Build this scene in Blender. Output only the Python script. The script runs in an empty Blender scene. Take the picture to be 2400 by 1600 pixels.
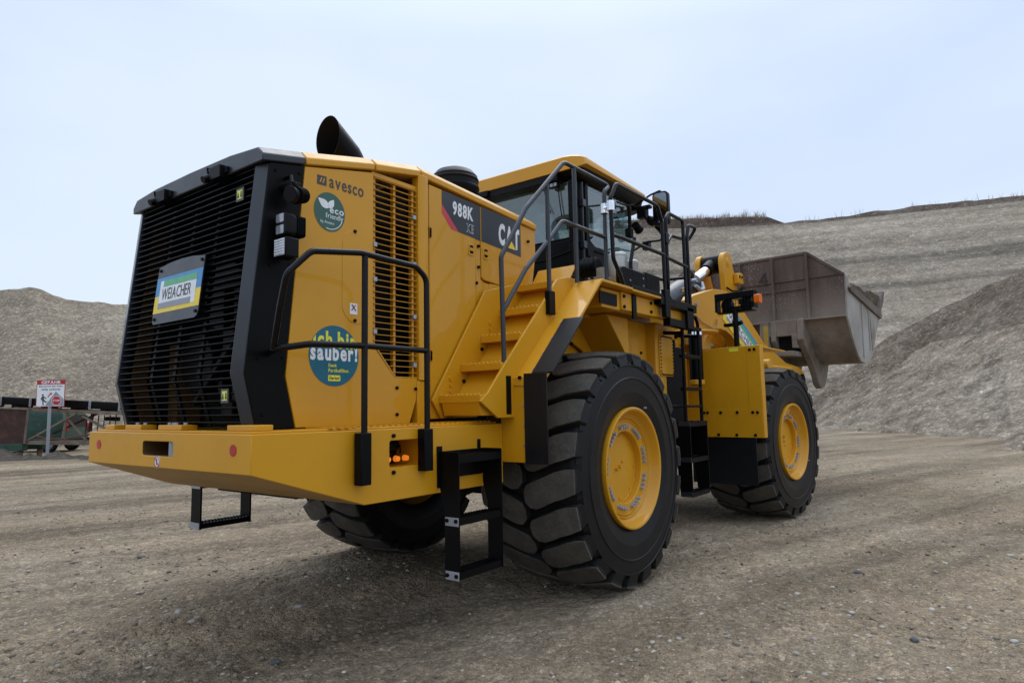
import bpy, bmesh, math, random
from math import sin, cos, pi, radians as RAD
from mathutils import Vector, Matrix, noise
from mathutils.geometry import tessellate_polygon

sc = bpy.context.scene
COL = sc.collection
random.seed(7)

# ------------------------------------------------------------------ camera, sky, sun, exposure
cam_d = bpy.data.cameras.new("camera")
cam_d.sensor_fit = 'HORIZONTAL'
cam_d.sensor_width = 36.0
cam_d.lens = 23.148
cam_d.clip_start = 0.05
cam_d.clip_end = 2000
cam = bpy.data.objects.new("camera", cam_d)
COL.objects.link(cam)
_r = Vector((0.60500776, -0.79601422, -0.01808218))
_u = Vector((-0.06809588, -0.07435617, 0.99490407))
_f = Vector((0.79330231, 0.60069336, 0.09919135))
cam.matrix_world = Matrix(((_r.x, _u.x, -_f.x, -5.20339), (_r.y, _u.y, -_f.y, -4.38561), (_r.z, _u.z, -_f.z, 1.53748), (0, 0, 0, 1)))
sc.camera = cam

SUN_EL, SUN_AZ = 56.0, 22.0          # degrees; azimuth measured from +x towards +y
world = bpy.data.worlds.new("World")
sc.world = world
world.use_nodes = True
wt = world.node_tree
wt.nodes.clear()
w_out = wt.nodes.new("ShaderNodeOutputWorld")
w_bg = wt.nodes.new("ShaderNodeBackground")
w_bg.inputs['Strength'].default_value = 0.10
sky = wt.nodes.new("ShaderNodeTexSky")
sky.sky_type = 'NISHITA'
sky.sun_disc = False
sky.sun_elevation = RAD(SUN_EL)
sky.sun_rotation = RAD(90 - SUN_AZ)
sky.air_density = 1.0
sky.dust_density = 3.0
# overcast layer: a thin, nearly even cloud sheet over the blue
w_tc = wt.nodes.new("ShaderNodeTexCoord")
w_map = wt.nodes.new("ShaderNodeMapping")
w_map.inputs['Scale'].default_value = (1.0, 1.0, 2.6)
w_n = wt.nodes.new("ShaderNodeTexNoise")
w_n.inputs['Scale'].default_value = 1.5
w_n.inputs['Detail'].default_value = 5.0
w_n.inputs['Roughness'].default_value = 0.45
w_rmp = wt.nodes.new("ShaderNodeValToRGB")
w_rmp.color_ramp.elements[0].position = 0.32
w_rmp.color_ramp.elements[0].color = (6.3, 7.6, 9.8, 1)
w_rmp.color_ramp.elements[1].position = 0.62
w_rmp.color_ramp.elements[1].color = (7.7, 8.8, 10.3, 1)
w_mix = wt.nodes.new("ShaderNodeMixRGB")
w_mix.inputs['Fac'].default_value = 0.88
wt.links.new(w_tc.outputs['Generated'], w_map.inputs['Vector'])
wt.links.new(w_map.outputs['Vector'], w_n.inputs['Vector'])
wt.links.new(w_n.outputs['Fac'], w_rmp.inputs['Fac'])
wt.links.new(sky.outputs['Color'], w_mix.inputs['Color1'])
wt.links.new(w_rmp.outputs['Color'], w_mix.inputs['Color2'])
# an overcast sky is brightest overhead
w_sep = wt.nodes.new("ShaderNodeSeparateXYZ")
wt.links.new(w_tc.outputs['Generated'], w_sep.inputs[0])
w_zen = wt.nodes.new("ShaderNodeMapRange")
for _i, _v in ((1, 0.50), (2, 1.0), (3, 1.0), (4, 2.2)):
    w_zen.inputs[_i].default_value = _v
wt.links.new(w_sep.outputs['Z'], w_zen.inputs[0])
w_mul = wt.nodes.new("ShaderNodeMixRGB")
w_mul.blend_type = 'MULTIPLY'
w_mul.inputs['Fac'].default_value = 1.0
wt.links.new(w_mix.outputs['Color'], w_mul.inputs['Color1'])
wt.links.new(w_zen.outputs[0], w_mul.inputs['Color2'])
wt.links.new(w_mul.outputs['Color'], w_bg.inputs['Color'])
wt.links.new(w_bg.outputs['Background'], w_out.inputs['Surface'])

sun_d = bpy.data.lights.new("sun", 'SUN')
sun_d.energy = 0.9
sun_d.angle = RAD(42)
sun_d.color = (1.0, 0.96, 0.90)
sun = bpy.data.objects.new("sun", sun_d)
COL.objects.link(sun)
sd = Vector((cos(RAD(SUN_EL)) * cos(RAD(SUN_AZ)), cos(RAD(SUN_EL)) * sin(RAD(SUN_AZ)), sin(RAD(SUN_EL))))
sun.rotation_euler = sd.to_track_quat('Z', 'Y').to_euler()

sc.view_settings.view_transform = 'Standard'
sc.view_settings.look = 'None'
sc.view_settings.gamma = 1.0
sc.view_settings.exposure = 0.08
sc.render.engine = 'CYCLES'
sc.cycles.max_bounces = 8
sc.cycles.transparent_max_bounces = 12

# ------------------------------------------------------------------ materials
def new_mat(name):
    m = bpy.data.materials.new(name)
    m.use_nodes = True
    nt = m.node_tree
    return m, nt, nt.nodes['Principled BSDF']

def nd(nt, kind, **kw):
    n = nt.nodes.new(kind)
    for k, v in kw.items():
        if k in n.inputs:
            n.inputs[k].default_value = v
        else:
            setattr(n, k, v)
    return n

def ramp(nt, src, stops):
    r = nt.nodes.new("ShaderNodeValToRGB")
    el = r.color_ramp.elements
    while len(el) < len(stops):
        el.new(0.5)
    for e, (p, c) in zip(el, stops):
        e.position = p
        e.color = (c[0], c[1], c[2], 1) if hasattr(c, '__len__') else (c, c, c, 1)
    nt.links.new(src, r.inputs['Fac'])
    return r.outputs['Color']

def mixc(nt, fac, a, b, mode='MIX'):
    m = nt.nodes.new("ShaderNodeMixRGB")
    m.blend_type = mode
    for s, v in (('Fac', fac), ('Color1', a), ('Color2', b)):
        if hasattr(v, 'is_output'):
            nt.links.new(v, m.inputs[s])
        elif s == 'Fac':
            m.inputs[s].default_value = v
        else:
            m.inputs[s].default_value = (v[0], v[1], v[2], 1)
    return m.outputs['Color']

def bump(nt, b, h, strength, dist, prev=None):
    n = nt.nodes.new("ShaderNodeBump")
    n.inputs['Strength'].default_value = strength
    n.inputs['Distance'].default_value = dist
    nt.links.new(h, n.inputs['Height'])
    if prev is not None:
        nt.links.new(prev, n.inputs['Normal'])
    nt.links.new(n.outputs['Normal'], b.inputs['Normal'])
    return n.outputs['Normal']

def obj_co(nt, scale=(1, 1, 1), rot=(0, 0, 0)):
    tc = nt.nodes.new("ShaderNodeTexCoord")
    src = tc.outputs['Object']
    if any(rot):
        mr = nt.nodes.new("ShaderNodeMapping")
        mr.inputs['Rotation'].default_value = rot
        nt.links.new(src, mr.inputs['Vector']); src = mr.outputs['Vector']
    mp = nt.nodes.new("ShaderNodeMapping")
    mp.inputs['Scale'].default_value = scale
    nt.links.new(src, mp.inputs['Vector'])
    return mp.outputs['Vector']

def noise_t(nt, co, scale, detail=4, rough=0.55):
    n = nd(nt, "ShaderNodeTexNoise", Scale=scale, Detail=detail, Roughness=rough)
    nt.links.new(co, n.inputs['Vector'])
    return n.outputs['Fac']

def paint(name, col, rough=0.35, coat=0.4, var=0.10, metallic=0.0, dust=0.12, dustcol=(0.30, 0.26, 0.20), peel=0.02, spec=0.5):
    m, nt, b = new_mat(name)
    co = obj_co(nt)
    n1 = noise_t(nt, co, 1.6, 5, 0.6)
    dark = tuple(c * (1 - var) for c in col)
    lite = tuple(min(1, c * (1 + var)) for c in col)
    c = ramp(nt, n1, [(0.3, dark), (0.7, lite)])
    n2 = noise_t(nt, co, 9.0, 8, 0.7)
    f = ramp(nt, n2, [(0.52, 0.0), (0.80, dust)])
    c = mixc(nt, f, c, dustcol)
    nt.links.new(c, b.inputs['Base Color'])
    r = ramp(nt, n2, [(0.3, rough * 0.85), (0.75, min(1, rough * 1.35))])
    nt.links.new(r, b.inputs['Roughness'])
    b.inputs['Metallic'].default_value = metallic
    b.inputs['Coat Weight'].default_value = coat
    b.inputs['Coat Roughness'].default_value = 0.05
    b.inputs['Specular IOR Level'].default_value = spec
    if peel:
        bump(nt, b, noise_t(nt, co, 3.0, 2, 0.5), peel, 0.05)
    return m

def plain(name, col, rough=0.5, metallic=0.0, spec=0.5, emit=0.0):
    m, nt, b = new_mat(name)
    co = obj_co(nt)
    n = noise_t(nt, co, 14.0, 4, 0.6)
    c = ramp(nt, n, [(0.3, tuple(x * 0.9 for x in col)), (0.7, tuple(min(1, x * 1.08) for x in col))])
    nt.links.new(c, b.inputs['Base Color'])
    b.inputs['Roughness'].default_value = rough
    b.inputs['Metallic'].default_value = metallic
    b.inputs['Specular IOR Level'].default_value = spec
    if emit:
        b.inputs['Emission Color'].default_value = (*col, 1)
        b.inputs['Emission Strength'].default_value = emit
    return m

def glass(name, tint, transp, rough=0.02):
    m, nt, b = new_mat(name)
    nt.nodes.remove(b)
    out = nt.nodes['Material Output']
    tr = nd(nt, "ShaderNodeBsdfTransparent")
    tr.inputs['Color'].default_value = (*tint, 1)
    gl = nd(nt, "ShaderNodeBsdfGlossy")
    gl.inputs['Roughness'].default_value = rough
    lw = nd(nt, "ShaderNodeLayerWeight", Blend=0.5)
    pw = nd(nt, "ShaderNodeMath", operation='POWER')
    pw.inputs[1].default_value = 4.0
    nt.links.new(lw.outputs['Facing'], pw.inputs[0])
    mul = nd(nt, "ShaderNodeMath", operation='MULTIPLY_ADD')
    mul.inputs[1].default_value = 0.7
    mul.inputs[2].default_value = 1 - transp
    nt.links.new(pw.outputs[0], mul.inputs[0])
    mx = nd(nt, "ShaderNodeMixShader")
    nt.links.new(mul.outputs[0], mx.inputs[0])
    nt.links.new(tr.outputs[0], mx.inputs[1])
    nt.links.new(gl.outputs[0], mx.inputs[2])
    nt.links.new(mx.outputs[0], out.inputs['Surface'])
    return m

YEL = paint("yellow_paint", (0.62, 0.290, 0.007), 0.42, 0.30, 0.05, dust=0.07, dustcol=(0.34, 0.24, 0.10), spec=.30)
YELD = paint("yellow_paint_dusty_underside", (0.50, 0.29, 0.07), 0.6, 0.0, 0.10, dust=0.5)
BLK = paint("black_paint", (0.0035, 0.0036, 0.004), 0.36, 0.0, 0.15, dust=0.008, dustcol=(0.12, 0.11, 0.10), spec=.10)
RAILP = paint("black_rail_paint", (0.0035, 0.0035, 0.0042), 0.25, 0.0, 0.1, dust=0.006, spec=.22)
GRYF = paint("graphite_and_painted_sheen", (0.020, 0.023, 0.030), 0.38, 0.25, 0.10, dust=0.02, dustcol=(0.16, 0.15, 0.14), spec=.4)  # also used on black parts, with their sky sheen put into the grey
DARK = plain("dark_interior", (0.006, 0.006, 0.007), 0.8, spec=0.2)
STEEL = plain("zinc_plated_steel", (0.36, 0.38, 0.42), 0.35, 0.3)
GALV = plain("grey_zinc_plate", (0.33, 0.34, 0.36), 0.55, 0.3)
CHROME = plain("chrome_rod", (0.85, 0.86, 0.88), 0.08, 1.0)
ALU = plain("cast_aluminium", (0.62, 0.62, 0.60), 0.45, 0.4)
WHITE = plain("white_vinyl", (0.78, 0.79, 0.80), 0.4)
GREYV = plain("grey_vinyl", (0.27, 0.28, 0.31), 0.4)
DKVINYL = plain("charcoal_vinyl", (0.022, 0.023, 0.028), 0.30)
CHARTXT = plain("charcoal_print", (0.045, 0.043, 0.045), 0.5)
REDV = plain("red_vinyl", (0.42, 0.012, 0.018), 0.35)
PINKV = plain("red_stripe_vinyl", (0.55, 0.035, 0.06), 0.3)
BLUEV = plain("blue_vinyl", (0.05, 0.26, 0.52), 0.4)
TEALV = plain("petrol_blue_vinyl", (0.0, 0.115, 0.18), 0.4)
GREENV = plain("green_vinyl", (0.10, 0.42, 0.19), 0.4)
ECOG = plain("dark_green_vinyl", (0.03, 0.105, 0.075), 0.4)
YELV = plain("bright_yellow_vinyl", (0.85, 0.60, 0.03), 0.4)
LEMON = plain("lemon_vinyl", (0.80, 0.75, 0.05), 0.4)
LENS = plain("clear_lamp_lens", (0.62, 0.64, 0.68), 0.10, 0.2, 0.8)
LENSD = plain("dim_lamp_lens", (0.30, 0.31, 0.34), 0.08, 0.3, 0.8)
AMBER = plain("amber_lens", (0.85, 0.17, 0.01), 0.2)
AMBERL = plain("lit_amber_marker", (1.0, 0.25, 0.02), 0.3, emit=0.45)
RUBBERF = paint("rubber_flap", (0.006, 0.0065, 0.008), 0.42, 0.0, 0.1, dust=0.015, dustcol=(0.10, 0.09, 0.08), spec=.3)
PLAST = plain("black_plastic", (0.004, 0.004, 0.0045), 0.42, spec=0.14)
GLASS = glass("tinted_cab_glass", (0.82, 0.91, 0.92), 0.89)
SEATM = plain("pale_seat_cover", (0.36, 0.37, 0.37), 0.4)
MIRR = plain("mirror_glass", (0.20, 0.22, 0.24), 0.03, 1.0)
AMBERD = paint("shade_painted_amber", (0.09, 0.038, 0.004), 0.6, 0.0, 0.1)  # yellow darkened in the colour to stand for shade in hood and slot

def rubber():
    m, nt, b = new_mat("tyre_rubber")
    co = obj_co(nt)
    n = noise_t(nt, co, 5.0, 6, 0.65)
    c = ramp(nt, n, [(0.3, (0.006, 0.006, 0.007)), (0.7, (0.011, 0.011, 0.012))])
    nt.links.new(c, b.inputs['Base Color'])
    b.inputs['Roughness'].default_value = 0.40
    b.inputs['Specular IOR Level'].default_value = 0.20
    bump(nt, b, noise_t(nt, co, 60, 3, 0.5), 0.12, 0.01)
    return m
RUB = rubber()

def tread_mat():
    m, nt, b = new_mat("worn_tread_rubber")
    co = obj_co(nt)
    n = noise_t(nt, co, 3.2, 7, 0.7)
    n2 = noise_t(nt, co, 34.0, 8, 0.75)
    c = ramp(nt, n, [(0.25, (0.032, 0.030, 0.027)), (0.5, (0.076, 0.069, 0.058)), (0.75, (0.135, 0.116, 0.088))])
    sp = ramp(nt, n2, [(0.54, 0.0), (0.70, 0.7)])
    c = mixc(nt, sp, c, (0.15, 0.125, 0.09))
    nt.links.new(c, b.inputs['Base Color'])
    b.inputs['Roughness'].default_value = 0.75
    b.inputs['Specular IOR Level'].default_value = 0.3
    bump(nt, b, n2, 0.5, 0.02)
    return m
TREAD = tread_mat()
GROOVE = plain("groove_rubber", (0.020, 0.019, 0.017), 0.7, spec=0.2)

def bucket_mat():
    m, nt, b = new_mat("worn_rusty_steel")
    tc = nt.nodes.new("ShaderNodeTexCoord")
    sx = nt.nodes.new("ShaderNodeSeparateXYZ")
    nt.links.new(tc.outputs['Object'], sx.inputs[0])
    co = obj_co(nt)
    streak = noise_t(nt, obj_co(nt, (3.0, 3.0, 0.5)), 1.6, 6, 0.65)
    n = noise_t(nt, co, 2.0, 7, 0.65)
    rust = ramp(nt, streak, [(0.25, (0.045, 0.026, 0.019)), (0.5, (0.080, 0.047, 0.035)), (0.72, (0.125, 0.078, 0.058))])
    # settled grey stone dust on the lower shell, ending in a ragged line
    h = nd(nt, "ShaderNodeMath", operation='ADD')
    nt.links.new(sx.outputs['Z'], h.inputs[0])
    nm = nd(nt, "ShaderNodeMath", operation='MULTIPLY')
    nt.links.new(n, nm.inputs[0]); nm.inputs[1].default_value = 0.9
    nt.links.new(nm.outputs[0], h.inputs[1])
    hm = nd(nt, "ShaderNodeMapRange")
    hm.inputs[1].default_value = 3.40; hm.inputs[2].default_value = 4.0
    hm.inputs[3].default_value = 0.85; hm.inputs[4].default_value = 0.08
    nt.links.new(h.outputs[0], hm.inputs[0])
    dust = ramp(nt, n, [(0.3, (0.115, 0.090, 0.072)), (0.7, (0.33, 0.28, 0.23))])
    c = mixc(nt, hm.outputs[0], rust, dust)
    v = nd(nt, "ShaderNodeTexVoronoi", Scale=26.0)
    nt.links.new(co, v.inputs['Vector'])
    sp0 = ramp(nt, v.outputs['Distance'], [(0.15, 0.8), (0.27, 0.0)])
    spm = ramp(nt, noise_t(nt, co, 1.3, 3, 0.6), [(0.44, 0.0), (0.60, 1.0)])
    sp = mixc(nt, 1.0, sp0, spm, 'MULTIPLY')
    c = mixc(nt, sp, c, (0.36, 0.33, 0.29))
    nt.links.new(c, b.inputs['Base Color'])
    b.inputs['Roughness'].default_value = 0.7
    bump(nt, b, noise_t(nt, co, 30, 5, 0.6), 0.25, 0.02)
    return m
BUCK = bucket_mat()

def pale_steel():
    m, nt, b = new_mat("scoured_side_steel")
    co = obj_co(nt)
    n = noise_t(nt, obj_co(nt, (1, 1, 0.6)), 1.7, 6, 0.6)
    c = ramp(nt, n, [(0.30, (0.20, 0.11, 0.07)), (0.42, (0.30, 0.27, 0.24)), (0.7, (0.44, 0.42, 0.39))])
    nt.links.new(c, b.inputs['Base Color'])
    b.inputs['Roughness'].default_value = 0.55
    b.inputs['Metallic'].default_value = 0.15
    bump(nt, b, noise_t(nt, co, 12, 5, 0.6), 0.2, 0.02)
    return m
PALE = pale_steel()

def rust_mat(name, a, bcol, c2):
    m, nt, b = new_mat(name)
    n = noise_t(nt, obj_co(nt), 3.0, 7, 0.65)
    c = ramp(nt, n, [(0.3, a), (0.55, bcol), (0.75, c2)])
    nt.links.new(c, b.inputs['Base Color'])
    b.inputs['Roughness'].default_value = 0.8
    return m
RUST = rust_mat("rusty_plate", (0.030, 0.012, 0.009), (0.062, 0.024, 0.017), (0.12, 0.05, 0.03))
OLDBEAM = rust_mat("weathered_beam", (0.13, 0.075, 0.05), (0.20, 0.16, 0.115), (0.27, 0.23, 0.17))

def gravel_mat(name, cols, peb_scale, peb_amt, stretch=(1, 1, 1), bump_d=0.25, patch=0.12, streak=0.0, rot=(0, 0, 0), fleck=None, streak_scale=(0.05, 0.05, 1.1), midc=0.35, lanes=0.0, rough_b=0.45):
    """loose stony ground: patchy fines, several sizes of stones, each stone its own tone, scattered pale flecks"""
    m, nt, b = new_mat(name)
    co = obj_co(nt, stretch, rot)
    big = noise_t(nt, co, patch, 7, 0.62)
    mid = noise_t(nt, co, patch * 11, 7, 0.68)
    c = ramp(nt, big, [(0.32, cols[0]), (0.5, cols[1]), (0.66, cols[2])])
    c = mixc(nt, 1.0, c, ramp(nt, mid, [(0.28, 1 - midc), (0.5, 1.0), (0.72, 1 + midc * .9)]), 'MULTIPLY')
    if streak:
        st = noise_t(nt, obj_co(nt, streak_scale, rot), 1.0, 8, 0.62)
        c = mixc(nt, streak, c, mixc(nt, 1.0, c, ramp(nt, st, [(0.36, 0.45), (0.47, 0.95), (0.52, 1.05), (0.64, 1.35)]), 'MULTIPLY'))
    if lanes:
        ln = noise_t(nt, obj_co(nt, (.035, .50, 1), rot), 1.0, 5, 0.5)
        c = mixc(nt, lanes, c, mixc(nt, 1.0, c, ramp(nt, ln, [(0.36, 0.62), (0.48, 0.95), (0.56, 1.05), (0.66, 1.30)]), 'MULTIPLY'))
    hs = None
    for i, (s, amt) in enumerate(zip(peb_scale, peb_amt)):
        v = nd(nt, "ShaderNodeTexVoronoi", Scale=s)
        nt.links.new(co, v.inputs['Vector'])
        sep = nt.nodes.new("ShaderNodeSeparateColor")
        nt.links.new(v.outputs['Color'], sep.inputs[0])
        tone = ramp(nt, sep.outputs[0], [(0.0, 0.45), (0.5, 0.95), (0.85, 1.35), (1.0, 1.9)])
        edge = ramp(nt, v.outputs['Distance'], [(0.30, 1.0), (0.75, 0.55)])
        c = mixc(nt, amt, c, mixc(nt, 1.0, mixc(nt, 1.0, c, tone, 'MULTIPLY'), edge, 'MULTIPLY'))
        inv = nd(nt, "ShaderNodeMath", operation='MULTIPLY')
        nt.links.new(v.outputs['Distance'], inv.inputs[0]); inv.inputs[1].default_value = -1.0 / (1 + i)
        if hs is None:
            hs = inv.outputs[0]
        else:
            ad = nd(nt, "ShaderNodeMath", operation='ADD')
            nt.links.new(hs, ad.inputs[0]); nt.links.new(inv.outputs[0], ad.inputs[1]); hs = ad.outputs[0]
    if fleck:
        fs_, share, famt = fleck
        v = nd(nt, "ShaderNodeTexVoronoi", Scale=fs_)
        nt.links.new(co, v.inputs['Vector'])
        sep = nt.nodes.new("ShaderNodeSeparateColor")
        nt.links.new(v.outputs['Color'], sep.inputs[0])
        a_ = ramp(nt, sep.outputs[1], [(1 - share - .01, 0.0), (1 - share, 1.0)])
        d_ = ramp(nt, v.outputs['Distance'], [(0.30, 1.0), (0.42, 0.0)])
        k_ = mixc(nt, 1.0, mixc(nt, 1.0, a_, d_, 'MULTIPLY'), (famt, famt, famt), 'MULTIPLY')
        c = mixc(nt, k_, c, cols[3])
    nt.links.new(c, b.inputs['Base Color'])
    b.inputs['Roughness'].default_value = 0.92
    b.inputs['Specular IOR Level'].default_value = 0.2
    p = bump(nt, b, hs, 0.8, bump_d)
    bump(nt, b, mid, rough_b, bump_d * 1.6, p)
    return m

# ------------------------------------------------------------------ mesh builder
def fillet(pts, rad, seg=5):
    pts = [Vector(p) for p in pts]
    out = [pts[0]]
    for i in range(1, len(pts) - 1):
        a, b, c = pts[i - 1], pts[i], pts[i + 1]
        d1, d2 = (a - b), (c - b)
        l1, l2 = d1.length, d2.length
        if l1 < 1e-6 or l2 < 1e-6:
            continue
        d1.normalize(); d2.normalize()
        ang = d1.angle(d2)
        if ang > pi - 0.06:
            out.append(b); continue
        t = min(rad / math.tan(ang / 2), l1 * 0.48, l2 * 0.48)
        for k in range(seg + 1):
            u = k / seg
            out.append((b + d1 * t) * (1 - u) ** 2 + b * 2 * u * (1 - u) + (b + d2 * t) * u * u)
    out.append(pts[-1])
    return out

class MB:
    def __init__(s):
        s.v, s.f, s.m, s.ch = [], [], [], []
    def add(s, vs, fs, m=0):
        o = len(s.v)
        s.ch.append((o, len(s.f)))
        s.v.extend([Vector(p) for p in vs])
        for f in fs:
            s.f.append([i + o for i in f]); s.m.append(m)
        return s
    def box(s, x0, x1, y0, y1, z0, z1, m=0):
        v = [(x, y, z) for x in (x0, x1) for y in (y0, y1) for z in (z0, z1)]
        return s.add(v, [(0, 1, 3, 2), (4, 6, 7, 5), (0, 4, 5, 1), (2, 3, 7, 6), (0, 2, 6, 4), (1, 5, 7, 3)], m)
    def bar(s, p0, p1, w, h, up=(0, 0, 1), m=0):
        p0, p1 = Vector(p0), Vector(p1)
        d = (p1 - p0).normalized(); up = Vector(up)
        if abs(d.dot(up)) > 0.98: up = Vector((1, 0, 0))
        a = d.cross(up).normalized() * w / 2; b = a.cross(d).normalized() * h / 2
        v = [q + sa * a + sb * b for q in (p0, p1) for sa in (-1, 1) for sb in (-1, 1)]
        return s.add(v, [(0, 1, 3, 2), (4, 6, 7, 5), (0, 4, 5, 1), (2, 3, 7, 6), (0, 2, 6, 4), (1, 5, 7, 3)], m)
    def cyl(s, p0, p1, r0, r1=None, n=16, m=0, caps=True):
        return s.tube([p0, p1], r0, n, 0, m, caps, r1)
    def tube(s, pts, r, n=10, fil=0.0, m=0, caps=True, r1=None):
        pts = [Vector(p) for p in pts]
        if fil: pts = fillet(pts, fil)
        k = len(pts)
        d = (pts[1] - pts[0]).normalized()
        ref = Vector((0, 0, 1)) if abs(d.z) < 0.9 else Vector((1, 0, 0))
        a = d.cross(ref).normalized()
        rings = []
        for i, p in enumerate(pts):
            if i == 0: t = pts[1] - pts[0]
            elif i == k - 1: t = pts[-1] - pts[-2]
            else: t = (pts[i + 1] - p).normalized() + (p - pts[i - 1]).normalized()
            t.normalize()
            a = (a - t * a.dot(t)).normalized()
            b = t.cross(a)
            rr = r if r1 is None else r + (r1 - r) * i / (k - 1)
            rings.append([p + (a * cos(2 * pi * j / n) + b * sin(2 * pi * j / n)) * rr for j in range(n)])
        vs = [q for rg in rings for q in rg]
        fs = [(i * n + j, i * n + (j + 1) % n, (i + 1) * n + (j + 1) % n, (i + 1) * n + j) for i in range(k - 1) for j in range(n)]
        if caps:
            fs += [tuple(range(n)), tuple(range((k - 1) * n, k * n))]
        return s.add(vs, fs, m)
    def lathe(s, prof, n=32, origin=(0, 0, 0), axis='y', m=0, a0=0, a1=2 * pi):
        full = abs(a1 - a0 - 2 * pi) < 1e-6
        cnt = n if full else n + 1
        vs = []
        for r, h in prof:
            for j in range(cnt):
                a = a0 + (a1 - a0) * j / n
                c, q = r * cos(a), r * sin(a)
                p = {'y': (c, h, q), 'z': (c, q, h), 'x': (h, c, q)}[axis]
                vs.append(Vector(p) + Vector(origin))
        fs = []
        for i in range(len(prof) - 1):
            for j in range(n):
                j2 = (j + 1) % cnt
                fs.append((i * cnt + j, i * cnt + j2, (i + 1) * cnt + j2, (i + 1) * cnt + j))
        return s.add(vs, fs, m)
    def prism(s, poly, axis, a0, a1, m=0, holes=()):
        def P(u, v, a):
            return {'y': (u, a, v), 'x': (a, u, v), 'z': (u, v, a)}[axis]
        loops = [list(poly)] + [list(h) for h in holes]
        tri = None
        if holes:
            tri = tessellate_polygon([[Vector((u, v, 0)) for u, v in l] for l in loops])
        flat = [q for l in loops for q in l]
        n = len(flat)
        vs = [P(u, v, a0) for u, v in flat] + [P(u, v, a1) for u, v in flat]
        fs = []
        if tri is None:
            fs += [tuple(range(n)), tuple(range(n, 2 * n))]
        else:
            for t in tri:
                fs.append(tuple(t)); fs.append(tuple(i + n for i in t))
        o = 0
        for l in loops:
            k = len(l)
            for i in range(k):
                j = (i + 1) % k
                fs.append((o + i, o + j, o + j + n, o + i + n))
            o += k
        return s.add(vs, fs, m)
    def loft(s, rings, m=0, closed=True, caps=True):
        n = len(rings[0])
        vs = [q for r in rings for q in r]
        fs = []
        for i in range(len(rings) - 1):
            for j in range(n if closed else n - 1):
                j2 = (j + 1) % n
                fs.append((i * n + j, i * n + j2, (i + 1) * n + j2, (i + 1) * n + j))
        if caps and closed:
            fs += [tuple(range(n)), tuple(range((len(rings) - 1) * n, len(rings) * n))]
        return s.add(vs, fs, m)
    def bolt(s, p, nrm, r=0.014, h=0.012, m=0):
        p = Vector(p); nrm = Vector(nrm).normalized()
        return s.cyl(p - nrm * 0.002, p + nrm * h, r, None, 6, m)
    def sphere(s, c, r, m=0, nu=12, nv=8, sq=(1, 1, 1)):
        vs = [Vector(c) + Vector((0, 0, r * sq[2]))]
        for i in range(1, nv):
            t = pi * i / nv
            for j in range(nu):
                a = 2 * pi * j / nu
                vs.append(Vector(c) + Vector((r * sq[0] * sin(t) * cos(a), r * sq[1] * sin(t) * sin(a), r * sq[2] * cos(t))))
        vs.append(Vector(c) - Vector((0, 0, r * sq[2])))
        fs = [(0, 1 + j, 1 + (j + 1) % nu) for j in range(nu)]
        for i in range(nv - 2):
            for j in range(nu):
                fs.append((1 + i * nu + j, 1 + (i + 1) * nu + j, 1 + (i + 1) * nu + (j + 1) % nu, 1 + i * nu + (j + 1) % nu))
        l = len(vs) - 1
        fs += [(l, 1 + (nv - 2) * nu + (j + 1) % nu, 1 + (nv - 2) * nu + j) for j in range(nu)]
        return s.add(vs, fs, m)
    def xf(s, M):
        s.v = [M @ q for q in s.v]
        return s
    def mirror_y(s):
        s.v = [Vector((q.x, -q.y, q.z)) for q in s.v]
        return s
    def build_each(s, name, mats, parent=None, **kw):
        """one object for every piece that was added"""
        ends = s.ch[1:] + [(len(s.v), len(s.f))]
        for (v0, f0), (v1, f1) in zip(s.ch, ends):
            q = MB()
            q.v = s.v[v0:v1]; q.f = [[i - v0 for i in f] for f in s.f[f0:f1]]; q.m = s.m[f0:f1]
            q.build(name, mats, parent, **kw)
    def build(s, name, mats, parent=None, bevel=0.0, ang=35, label=None, recalc=True):
        me = bpy.data.meshes.new(name)
        me.from_pydata([tuple(q) for q in s.v], [], s.f)
        if not isinstance(mats, (list, tuple)): mats = [mats]
        for mt in mats: me.materials.append(mt)
        me.polygons.foreach_set('material_index', s.m)
        if recalc:
            bm = bmesh.new(); bm.from_mesh(me)
            bmesh.ops.recalc_face_normals(bm, faces=bm.faces)
            bm.to_mesh(me); bm.free()
        me.polygons.foreach_set('use_smooth', [True] * len(me.polygons))
        me.set_sharp_from_angle(angle=RAD(ang))
        me.update()
        o = bpy.data.objects.new(name, me)
        COL.objects.link(o)
        if parent is not None: o.parent = parent
        if bevel:
            bv = o.modifiers.new("bevel", 'BEVEL')
            bv.width = bevel; bv.segments = 2; bv.limit_method = 'ANGLE'; bv.angle_limit = RAD(38)
            bv.harden_normals = False
        if label: o['label'] = label
        return o

def is_convex(p):
    sg = 0
    n = len(p)
    for i in range(n):
        a, b, c = p[i], p[(i + 1) % n], p[(i + 2) % n]
        cr = (b[0] - a[0]) * (c[1] - b[1]) - (b[1] - a[1]) * (c[0] - b[0])
        if abs(cr) < 1e-12: continue
        if sg == 0: sg = cr
        elif sg * cr < 0: return False
    return True

def rrect(x0, x1, y0, y1, r, seg=5):
    out = []
    for cx, cy, a in ((x1 - r, y1 - r, 0), (x0 + r, y1 - r, pi / 2), (x0 + r, y0 + r, pi), (x1 - r, y0 + r, 1.5 * pi)):
        for k in range(seg + 1):
            t = a + pi / 2 * k / seg
            out.append((cx + r * cos(t), cy + r * sin(t)))
    return out

def circ(cx, cy, r, n=32, ry=None):
    ry = ry or r
    return [(cx + r * cos(2 * pi * i / n), cy + ry * sin(2 * pi * i / n)) for i in range(n)]

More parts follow.
